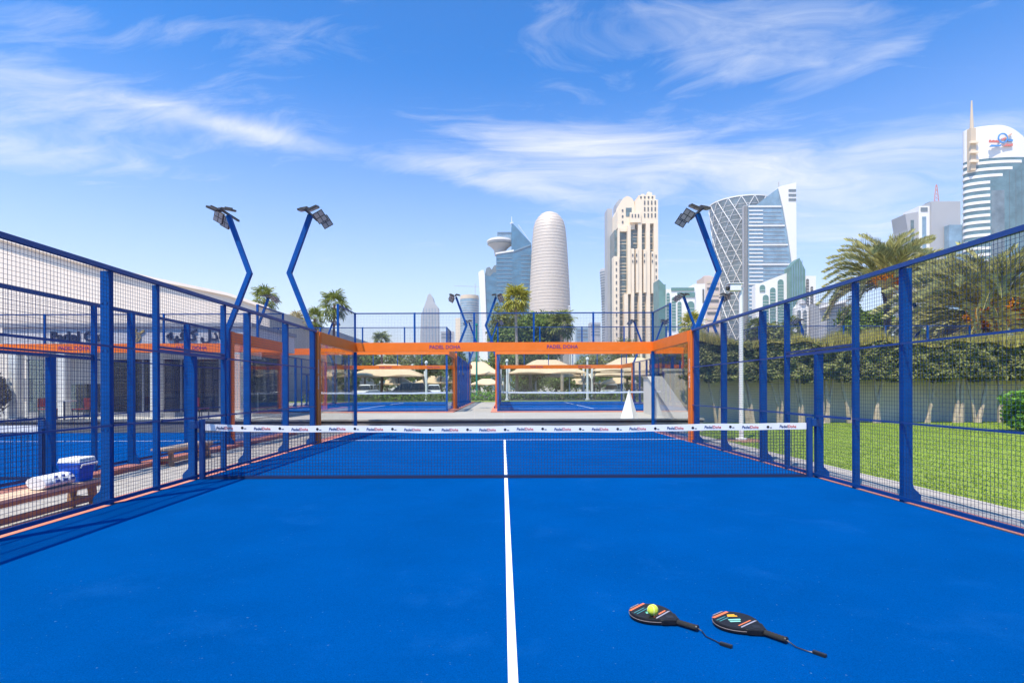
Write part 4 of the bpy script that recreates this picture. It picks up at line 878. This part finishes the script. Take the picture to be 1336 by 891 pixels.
# grey block with mast
T = TW('grey_block', 'plain grey office block with a red and white lattice mast', 1220, 500, 'building')
T.box('main_body', 1216, 1254, 265, 507, B_grey, 0, 22); T.box('stair_core', 1202, 1215.9, 270, 507, B_white, 2, 20); T.poly('left_wing', [(1188, 507), (1188, 300), (1185, 280), (1201.9, 277), (1201.9, 507)], B_grey, 3, 18)
T.box('window_strip', 1206, 1211, 284, 330, B_bluel, 1.6, .38); T.box('window_strip', 1192, 1196, 288, 330, B_win, 2.6, .38); T.box('vent_panel', 1204, 1213, 272, 277, B_greyd, 1.6, .38)
T.box('glass_annex', 1232, 1254.5, 298, 507, B_bluel, -6, 5.5); T.box('annex_edge', 1249, 1254.6, 296, 507, B_greyd, -6.6, .5)
m = MB(); zs = [T.p(0, yv)[1] for yv in (265, 260, 255, 250, 245, 240)]
for i in range(5):
    for s in (-1, 1):
        r0 = 2.4 - i * .4; r1 = r0 - .4; c = T.p(1229.5, 0)[0]; m.tube([(c + s * r0, 6, zs[i]), (c + s * r1, 6, zs[i + 1])], .28, 4); m.tube([(c - s * r0, 6, zs[i]), (c + s * r1, 6, zs[i + 1])], .2, 4)
T.box('roof_plant', 1238, 1247, 262.5, 264.9, B_white, 5, 8); T.box('roof_plant', 1219, 1224, 263, 264.9, B_greyd, 5, 6)
obj('lattice_mast', m, mat('mast_red', (.55, .22, .18), .5), T.t)
# white crowned round tower with sign
T = TW('round_office_tower', 'white crowned round glass tower with coloured sign and tan spire', 1318, 330)
C_, Rr = 1326, 52; CYO = .35 * 52 * 330 / F; ELL = .35
T.lathe('glass_drum', C_, [(Rr, 206), (Rr, 507)], B_teal, 64, CYO, sy=ELL)
k = T.D / F; zc = lambda yv: T.p(0, yv)[1]; cx_ = T.p(C_, 0)[0]
m = MB(); nseg = 72; vs = []
def crown_top(pxx): return 164.6 + (6 * max(0, (1275 - pxx) / 15) if pxx < 1275 else 0) + (0 if pxx < 1302 else min(60, .0135 * (pxx - 1302) ** 2))
for i in range(nseg):
    a = 2 * math.pi * i / nseg; pxx = C_ + (Rr + .3) * math.cos(a); zt = zc(min(205.5, crown_top(pxx)))
    vs += [(cx_ + (Rr + .3) * k * math.cos(a), CYO + ELL * (Rr + .3) * k * math.sin(a), zc(207.5 + (2 if False else 0))), (cx_ + (Rr + .3) * k * math.cos(a), CYO + ELL * (Rr + .3) * k * math.sin(a), zt)]
fs = [(2 * i, 2 * ((i + 1) % nseg), 2 * ((i + 1) % nseg) + 1, 2 * i + 1) for i in range(nseg)] + [tuple(2 * i + 1 for i in range(nseg))]
obj('white_crown', m.add(vs, fs), B_white, T.t, smooth=False)
y = 211.0; j = 0
while y < 420:
    xe = (1334, 1322, 1310)[j] if j < 3 else 1296
    a1 = math.pi + math.acos(max(-1, min(1, (C_ - xe) / Rr))) if False else 2 * math.pi - math.acos(max(-1, min(1, (xe - C_) / Rr)))
    T.lathe('floor_band', C_, [(Rr + .02, y), (Rr + .9, y + .1), (Rr + .9, y + 3.6), (Rr + .02, y + 3.9)], B_white, 26, CYO, R(150), a1, sy=ELL, smooth=False); y += 8.6; j += 1
a_ = lambda xe: 2 * math.pi - math.acos(max(-1, min(1, (xe - C_) / Rr)))
T.lathe('dark_glass_bay', C_, [(Rr + .05, 250), (Rr + .35, 250.2), (Rr + .35, 420), (Rr + .05, 420.2)], B_greyd, 10, CYO, a_(1297), a_(1312), sy=ELL)
for xe in (1318, 1326, 1334): T.lathe('mullion', C_, [(Rr + .05, 225), (Rr + .25, 225.1), (Rr + .25, 420), (Rr + .05, 420.1)], B_wind, 1, CYO, a_(xe), a_(xe + .4), sy=ELL)
sx, sz0 = T.p(1277, 0)[0], zc(215); yy0 = CYO - ELL * math.sqrt(max(0, Rr ** 2 - (C_ - 1277) ** 2)) * k
sp_ = MB().box(sx - 1.5, sx + 1.5, yy0 - 2.2, yy0 + .6, zc(222), zc(166)); sp_.tube([(sx, yy0 - 1, zc(166)), (sx, yy0 - 1, zc(129))], [1.0, .35], 8); obj('spire', sp_, B_creamd, T.t)
for yv in (184, 197, 209): bar('spire_ledge', B_cream, T.t, sx - 2.6, sx + 2.2, yy0 - 3.4, yy0 - 2.25, zc(yv + 3), zc(yv))
ang_ = a_(1306); sgc = Vector((0, CYO + ELL * (Rr + .5) * k * math.sin(a_(1291)), 0))
yq = -.6; S_b = mat('sign_blue', (.06, .25, .58), .5); S_r = mat('sign_red', (.62, .16, .13), .5); S_o = mat('sign_tan', (.60, .38, .28), .5)
ring = MB().lathe([(5.0 * k, 0), (6.6 * k, 0), (6.6 * k, .4), (5.0 * k, .4), (5.0 * k, 0)], 28); rg_ = obj('sign_ring', ring, S_b, T.t, (T.p(1308, 0)[0], yq, zc(183.5))); rg_.rotation_euler = (R(90), 0, 0)
def sgn(pts, mt, nm='sign_mark'): return obj(nm, MB().prism([(T.p(a, 0)[0], zc(b)) for a, b in pts], 'y', yq - .3, yq + .3), mt, T.t)
sgn([(1311, 183), (1319.5, 177), (1320, 178.4), (1312, 185)], S_o); sgn([(1308, 184), (1311, 182.6), (1311, 185.4), (1307, 186)], S_r)
rx = random.Random(2)
x0 = 1290.6
while x0 < 1302.5: wv_ = rx.uniform(1.2, 2.2); hv = rx.uniform(1.9, 3.4); sgn([(x0, 189), (x0, 189 - hv), (x0 + wv_, 189 - hv), (x0 + wv_, 189)], S_r); x0 += wv_ + .35
x0 = 1315
while x0 < 1320.5: wv_ = rx.uniform(1.2, 2.0); hv = rx.uniform(2.2, 3.4); sgn([(x0, 188), (x0, 188 - hv), (x0 + wv_, 188 - hv), (x0 + wv_, 188)], S_b); x0 += wv_ + .3
sgn([(1291, 194.2), (1293, 192), (1304, 192.6), (1305.5, 191.2), (1305.5, 193.8), (1292, 194.6)], S_b); sgn([(1308, 194), (1311, 192.2), (1313, 190.6), (1317, 191.4), (1320.8, 190.4), (1320.8, 193.8), (1311, 193.8)], S_r)
# distant towers
T = TW('tapered_tower', 'pale hazy tapered glass tower far behind the first row', 560, 1120)
T.poly('shaft', [(546, 507), (549.5, 411), (556.5, 392), (558.5, 384.5), (561.5, 382.5), (564, 386), (566, 393), (571.5, 400.5), (572, 507)], B_grey, 0, 30)
for x0 in (551, 555.5, 560, 564.5, 569): T.poly('rib', [(x0, 507), (x0 + (560 - x0) * .15, 402), (x0 + (560 - x0) * .15 + .8, 402), (x0 + .9, 507)], B_bluel, -.8, .78)
T = TW('round_glass_tower', 'pale blue round glass tower with unfinished beige top beside the saucer tower', 613, 930)
T.lathe('shaft', 613, [(12.3, 391), (12.3, 507)], B_bluel, 32); T.lathe('raw_top', 613, [(0, 385.5), (11.9, 386), (12, 388.3), (12.4, 388.5), (12.4, 390.9), (12.3, 391)], B_creamd, 32)
y = 395.0
while y < 446: T.lathe('floor_band', 613, [(12.32, y), (12.5, y + .1), (12.5, y + .7), (12.32, y + .8)], B_grey, 32); y += 3.2
T.box('side_slab', 594, 600.4, 414, 507, B_cream, 6, 14)
T = TW('tower_crane', 'thin grey tower crane above the round glass tower', 620, 1000, 'crane')
xm = T.p(620.5, 0)[0]; m = MB().tube([(xm, 0, 0), (xm, 0, T.p(0, 370)[1])], .6, 4); obj('mast', m, B_grey, T.t); obj('jib', MB().tube([(T.p(593, 0)[0], 0, T.p(0, 372.6)[1]), (T.p(628, 0)[0], 0, T.p(0, 374.2)[1])], .45, 4), B_grey, T.t)
for (nm, lab, x0, x1, y0, D2, mt) in (('low_block', 'low pale block in the haze between the oval and cream towers', 752, 768, 428, 1250, B_bluel), ('low_block', 'grey low block in the haze next to the waisted tower', 770, 784, 421, 1180, B_grey),
                                       ('striped_block', 'grey office block with striped facade behind the date palm', 1069, 1104, 396, 400, B_grey), ('low_block', 'pale block far behind the tapered tower', 575, 592, 432, 1300, B_grey)):
    T = TW(nm, lab, (x0 + x1) / 2, D2, 'building'); T.box('body', x0, x1, y0, 507, mt, 0, 25)
    y = y0 + 3
    while y < 440: T.box('window_row', x0 + (x1 - x0) * (.28 if nm[0] == 's' else .08), x1 - (x1 - x0) * .08, y, y + 1.7, B_greyd, -.5, .48); y += 4.2
    if nm[0] == 's': T.poly('roof_ramp', [(x0, 404), (x1, 396.2), (x1, 392.5), (x0, 401)], B_white, -3, 6)

# ---------------------------------------------------------------- shade canopies, poles, cars beyond the upper courts
def canopy(cx, hw, ty, by, D, label):
    c = W(cx, by, D); t = thing('shade_canopy', label, 'canopy', (c.x, c.y, UP), group='cream shade canopies over the car park')
    hx = hw / F * D; hy = 2.6; ze = c.z - UP; zt = CH + (PY - ty) / F * D - UP; m = MB(); n = 8; rid = hx * .30; V = {}
    vs = []; fs = []
    for i in range(-n, n + 1):
        for j in range(-n, n + 1):
            u, v = i / n, j / n; fx = max(0, (abs(u) - .30) / .70); fy = abs(v); q = max(fx, fy); zz2 = ze + (zt - ze) * (1 - q) ** 1.12 - .18 * (1 - abs(u) ** 2) * (fy > .99) * 0
            sag = .16 * math.sin(math.pi * min(1, abs(u))) * (abs(v) ** 3) + .16 * math.sin(math.pi * abs(v)) * abs(u) ** 3
            vs.append((u * hx * (1 - .05 * (1 - v * v) * abs(u) ** 4), v * hy, zz2 + sag * .8))
    k2 = 2 * n + 1
    for i in range(2 * n):
        for j in range(2 * n): a = i * k2 + j; fs.append((a, a + 1, a + k2 + 1, a + k2))
    me = MB().add(vs, fs); o = obj('canopy_fabric', me, M_canvas, t, smooth=True); so = o.modifiers.new('thick', 'SOLIDIFY'); so.thickness = .03
    for s in (-1, 1):
        obj('edge_beam', MB().tube([(-hx, s * hy, ze - .02), (hx, s * hy, ze - .02)], .04, 6), M_canvas, t)
        p = obj('post', MB().tube([(s * hx * .97, 0, 0), (s * hx * .97, 0, ze + .6)], .12, 8), M_steelw, t)
        for q in (-1, 1): obj('strut', MB().tube([(s * hx * .97, 0, ze - .9), (s * hx * .97, q * hy * .95, ze - .05)], .05, 6), M_steelw, p)
    return t
for cx, hw, ty, by, D2, lab in ((507, 49, 474.5, 491, 62, 'front row cream shade canopy above the dark parked car'), (624, 30, 472, 489, 60, 'cream shade canopy at the end of the walkway between the upper courts'),
        (713, 50, 469.5, 488, 61, 'front row cream shade canopy beside the tall yellow palm trunk'), (824, 53, 467, 485.5, 60, 'front row cream shade canopy behind the white folded board'),
        (735, 37, 482, 492, 74, 'second row cream canopy under the one beside the yellow palm'), (812, 42, 480, 491, 74, 'second row cream canopy under the one behind the white board'),
        (518, 23, 491, 501.5, 92, 'small far cream canopy above the dark parked car, back row'), (569, 27, 490, 500, 90, 'small far cream canopy near the tall white pole'), (757, 26, 494, 501.5, 94, 'small far cream canopy beside the hedge strip, back row'),
        (806, 24, 493, 501.5, 94, 'small far cream canopy below the board canopy, back row'), (635, 22, 494, 502, 95, 'far cream canopy glimpsed at the end of the walkway'), (415, 42, 479, 493, 62, 'cream shade canopy beside the cafe palms')):
    canopy(cx, hw, ty, by, D2, lab)
def wpole(px, ty, D2, r, mt, lab, lamp=False):
    c = W(px, 507, D2); t = thing('lamp_post' if lamp else 'tall_pole', lab, 'pole', (c.x, c.y, UP)); h = CH + (PY - ty) / F * D2 - UP
    obj('shaft', MB().tube([(0, 0, 0), (0, 0, h)], [r, r * .8], 10), mt, t, smooth=True); obj('base', MB().lathe([(0, .12), (r * 1.9, .12), (r * 1.9, 0)], 12), mt, t)
    obj('cap', MB().lathe([(r * .8, h), (r * 1.4, h + .02), (r * 1.3, h + r * 1.6), (0, h + r * 2.6)], 10), mt, t)
    return t
wpole(556.3, 474, 52, .11, M_steelw, 'thick white pole beside the front row canopy and dark car'); wpole(661.5, 472, 55, .11, M_steelw, 'white pole between walkway canopy and the palm canopy'); wpole(766.5, 470, 55, .12, M_steelw, 'white pole between the palm canopy and the board canopy')
wpole(622, 425, 56, .10, M_teal, 'slim teal pole at the end of the walkway'); wpole(743, 401, 72, .07, M_steelw, 'thin tall pale pole behind the canopies', True)
def car(label, loc, rz, paint):
    t = thing('parked_car', label, 'car', loc, rz, 'cars parked under the canopies')
    lower = [(-2.25, .35), (-2.28, .62), (-2.2, .86), (-1.2, .98), (1.75, 1.02), (2.2, .95), (2.27, .7), (2.25, .38), (1.8, .28), (-1.8, .28)]
    obj('body', MB().prism(lower, 'y', -.9, .9), paint, t, bevel=.09)
    obj('cabin', MB().hexa([(-1.25, -.80, .97), (1.95, -.80, 1.0), (1.95, .80, 1.0), (-1.25, .80, .97)], [(-.45, -.64, 1.60), (1.55, -.64, 1.62), (1.55, .64, 1.62), (-.45, .64, 1.60)]), mat('car_glass', (.015, .018, .02), .08), t, bevel=.05)
    obj('roof', MB().hexa([(-.46, -.65, 1.602), (1.56, -.65, 1.622), (1.56, .65, 1.622), (-.46, .65, 1.602)], [(-.35, -.58, 1.67), (1.45, -.58, 1.68), (1.45, .58, 1.68), (-.35, .58, 1.67)]), paint, t, bevel=.03)
    for x0, x1 in ((-.5, -.42), (.5, .58)): obj('pillar', MB().hexa([(x0 - .2, -.79, 1.0), (x1 - .2, -.79, 1.0), (x1 - .2, .79, 1.0), (x0 - .2, .79, 1.0)], [(x0, -.66, 1.61), (x1, -.66, 1.61), (x1, .66, 1.61), (x0, .66, 1.61)]), paint, t)
    for x in (-1.42, 1.4):
        for s in (-1, 1):
            wv = MB().tube([(x, s * .70, .34), (x, s * .93, .34)], .34, 20); ty = obj('wheel', wv, M_black, t, smooth=True); obj('rim', MB().tube([(x, s * .931, .34), (x, s * .94, .34)], .21, 14), mat('rim_alloy', (.45, .45, .46), .3, metal=.8), ty)
    for s in (-1, 1): obj('headlight', MB().box(-2.285, -2.12, s * .68 - .17, s * .68 + .17, .66, .80), mat('headlamp', (.72, .74, .76), .1), t, bevel=.02); obj('tail_light', MB().box(2.17, 2.285, s * .70 - .14, s * .70 + .14, .72, .90), M_redp, t, bevel=.02)
    obj('grille', MB().box(-2.295, -2.22, -.42, .42, .52, .74), M_black, t); obj('bumper', MB().box(-2.32, -2.2, -.82, .82, .36, .50), mat('bumper_grey', (.12, .12, .12), .5), t, bevel=.03); return t
Pd = mat('car_dark', (.035, .036, .038), .3, coat=.6); Pw = mat('car_white', (.75, .75, .74), .3, coat=.6); Ps = mat('car_silver', (.42, .43, .44), .3, metal=.5, coat=.5)
def gnd(px, D2): v = W(px, 507, D2); return (v.x, v.y, UP)
car('dark grey parked car under the front row canopy', gnd(530, 53), R(10), Pd); car('white parked car behind the dark parked car', gnd(478, 70), R(80), Pw); car('white parked car by the thick white pole', gnd(566, 74), R(95), Pw); car('silver car parked below the board canopy', gnd(800, 72), R(60), Ps); car('silver car parked far back beside the hedge strip', gnd(690, 85), R(75), Ps)

# ---------------------------------------------------------------- trees and palms beyond
def hedge_strip(label, x0, x1, D2, h, seed, lm):
    a, b = W(x0, 507, D2), W(x1, 507, D2); t = thing('low_hedge', label, 'hedge', ((a.x + b.x) / 2, a.y, UP)); Lh = (b.x - a.x) / 2
    bl = []; rg = random.Random(seed); xx = -Lh
    while xx < Lh: bl.append((xx, rg.uniform(-.2, .2), h * .5, .8, .6, h * rg.uniform(.48, .6))); xx += .75
    V, Fq = leaf_cloud(bl, int(len(bl) * 150), .10); obj('foliage', arrays_mesh('foliage', V, Fq, lm), lm, t)
    m = MB()
    for q in bl[::2]: m.tube([(q[0], 0, 0), (q[0], 0, h * .6)], .04, 5)
    obj('stem', m, M_bark, t); return t
hedge_strip('low clipped hedge along the car park behind the upper court nearest the cafe', 405, 590, 50.5, .75, 1, M_tree); hedge_strip('low hedge at the end of the walkway', 600, 652, 51, .9, 2, M_shrub); hedge_strip('low hedge along the lawn strip behind the white board', 655, 860, 56, .8, 3, M_tree)
cpk = struct(obj('car_park', MB().add([(-58, 42.6, UP + .006), (68, 42.6, UP + .006), (68, 188, UP + .006), (-58, 188, UP + .006)], [(0, 1, 2, 3)]), mat('asphalt', (.06, .058, .055), .9, var=.2, vscale=1.5)))
sl_ = struct(obj('grass_strip', MB().box(-22, 24, 38.9, 42.5, UP, UP + .03), M_lawn))
def bush_tree(label, px, ytop, ybot, hwpx, D2, lm, seed, n=4200, name='leafy_tree', size=.17):
    c = W(px, 507, D2); zt = CH + (PY - ytop) / F * D2 - UP; zb = max(.6, CH + (PY - ybot) / F * D2 - UP); rx = hwpx / F * D2
    return tree(name, label, 'tree', (c.x, c.y, UP), zb + .3 * (zt - zb), .16 + .02 * rx, rand_blobs(0, 0, (zt + zb) / 2, rx, rx * .8, (zt - zb) / 2, 14, .46, seed), n, size, lm, group='trees beyond the upper courts')
bush_tree('big dense green tree below the oval tower', 692, 402, 500, 56, 70, M_tree, 21, 21000, size=.21)
bush_tree('olive tinted bushy tree between the yellow palm and the saucer tower', 660, 398, 470, 24, 74, M_tree2, 22, 6000)
for i, (lab, px, yt, yb, hw, D2, lm) in enumerate((('dark green tree behind the canopy near the dark car', 476, 452, 500, 22, 78, M_tree), ('grey green tree beside the small palm behind the canopies', 520, 452, 496, 22, 90, M_tree2), ('round dark tree behind the far small canopies', 556, 456, 498, 20, 84, M_tree),
        ('tree filling the gap next to the walkway canopy', 592, 449, 500, 18, 82, M_tree), ('dense dark tree under the palm canopy', 690, 480, 512, 22, 82, M_tree), ('dense dark tree under the second row canopy', 726, 488, 514, 24, 84, M_tree), ('grey green tree behind the thin tall pole', 775, 452, 496, 24, 92, M_tree2), ('green tree behind the board canopy', 818, 440, 492, 24, 88, M_tree2),
        ('dark leafy tree behind the ramp wall', 872, 446, 520, 26, 52, M_tree), ('tree between lattice tower and camera pole', 905, 428, 470, 22, 60, M_tree2), ('low green tree behind the hedge below the slanted tower', 1000, 424, 470, 30, 60, M_tree2), ('green round tree between date palms behind the hedge', 1130, 400, 460, 36, 48, M_tree),
        ('broad tree under the large date palm', 1250, 415, 470, 50, 50, M_tree), ('olive tree behind the cafe palms', 400, 428, 480, 22, 66, M_tree2), ('dark shrub like tree in front of the dark car bonnet', 452, 478, 512, 18, 58, M_tree), ('dense green tree behind the far canopies', 625, 470, 505, 26, 110, M_tree), ('tree behind the far back row canopies', 760, 478, 508, 26, 108, M_tree), ('wide dark tree line clump behind the dark car', 505, 476, 510, 34, 112, M_tree), ('wide dark tree clump behind the thick white pole', 560, 478, 510, 32, 116, M_tree), ('wide dark tree clump behind the palm canopy', 700, 478, 510, 36, 118, M_tree), ('wide dark tree clump far behind the board canopy', 800, 478, 510, 36, 116, M_tree), ('leafy clump behind the ramp wall top', 855, 470, 512, 26, 100, M_tree), ('leafy clump behind the cafe side canopy', 440, 470, 510, 30, 108, M_tree), ('tall tree beside the cafe terrace, behind its glass corner', 440, 440, 500, 16, 72, M_tree2))):
    bush_tree(lab, px, yt, yb, hw, D2, lm, 40 + i, 3600 if hw < 30 else 5600)
bl = []; rgb = random.Random(77); D2 = 128
for px in range(395, 880, 9):
    c = W(px, 0, D2); hh_ = rgb.uniform(2.6, 4.4); bl.append((c.x, c.y + rgb.uniform(-4, 4), UP + hh_, rgb.uniform(1.8, 2.8), 1.6, hh_))
V, Fq = leaf_cloud(bl, 20000, .30); tb_ = obj('tree_belt', arrays_mesh('tree_belt', V, Fq, M_tree), M_tree); tag(tb_, 'far dark green belt of trees closing the car park behind the canopies', 'trees', kind='stuff')
def fpalm(lab, px, cy_, rpx, D2, lm, bark, seed, r=.15, nl=30):
    c = W(px, cy_, D2); fan_palm(lab, (c.x, c.y, UP), c.z - UP, rpx / F * D2, lm, bark, r, nl, seed=seed)
fpalm('fan palm with red brown trunk rising behind the cafe roof', 345, 390, 21, 60, M_palm, M_barkr, 1); fpalm('fan palm with drooping leaves next to the glass corner of the near court', 436, 397, 22, 56, M_palm, M_barkr, 2); fpalm('short fan palm with pale dry leaves behind the cafe', 386, 420, 17, 58, M_dateo, M_barkr, 3, nl=24); fpalm('small green fan palm behind the near bent pole', 411, 415, 17, 60, M_palm, M_barkr, 4)
fpalm('small dark fan palm standing alone above the orange beam', 498, 445, 15, 64, M_palm, M_barkr, 5); fpalm('tall fan palm with yellow green crown and pale trunk before the saucer tower', 674, 391, 22, 62, M_palmy, M_barkl, 6, .18, 44); fpalm('fan palm with dead grey skirt at the edge of the big dense tree', 733, 424, 22, 66, M_palm, M_barkl, 7, .2, 40)
fpalm('yellowish fan palm in front of the white arch block', 903, 424, 20, 62, M_palmy, M_barkl, 8); fpalm('small fan palm behind the hedge below the green prow', 1032, 430, 17, 55, M_palm, M_bark, 9); fpalm('small fan palm below the slanted tower behind the hedge', 985, 428, 15, 58, M_palm, M_bark, 10); fpalm('small feathery palm behind the back row canopies', 575, 474, 14, 88, M_palm, M_bark, 11); fpalm('small palm by the round far tree behind the canopies', 545, 462, 14, 92, M_palm, M_bark, 12)
v = W(1158, 507, 37); date_palm('date palm with orange fruit and thick crown behind the hedge', (v.x, v.y, UP), CH + (PY - 372) / F * 37 - UP, 4.0, 64, [(3.7, 1.0, .25), (5.2, .9, .1), (4.4, .9, -.1)], 4)
v = W(1290, 507, 29); date_palm('large spreading date palm with hanging orange date clusters beside the grey block', (v.x, v.y, UP), CH + (PY - 415) / F * 29 - UP, 4.6, 96, [(3.9, 1.35, -.05), (4.3, 1.3, -.3), (3.5, 1.2, -.2), (5.5, 1.4, .5), (4.85, 1.2, .1)], 8)

# ---------------------------------------------------------------- air
hz = obj('haze', MB().box(-1450, 1450, -160, 1450, AI - 1.2, 262), M_white); hz.data.materials.clear()
hm = bpy.data.materials.new('haze_air'); hm.use_nodes = True; hn = hm.node_tree.nodes; hn.clear()
ho = hn.new('ShaderNodeOutputMaterial'); pvn = hn.new('ShaderNodeVolumePrincipled'); pvn.inputs['Color'].default_value = (.99, .98, .97, 1); pvn.inputs['Density'].default_value = .00016; pvn.inputs['Anisotropy'].default_value = .15
hm.node_tree.links.new(pvn.outputs[0], ho.inputs['Volume']); hz.data.materials.append(hm); tag(hz, 'pale thin haze filling the air over the whole city', 'haze', kind='stuff')
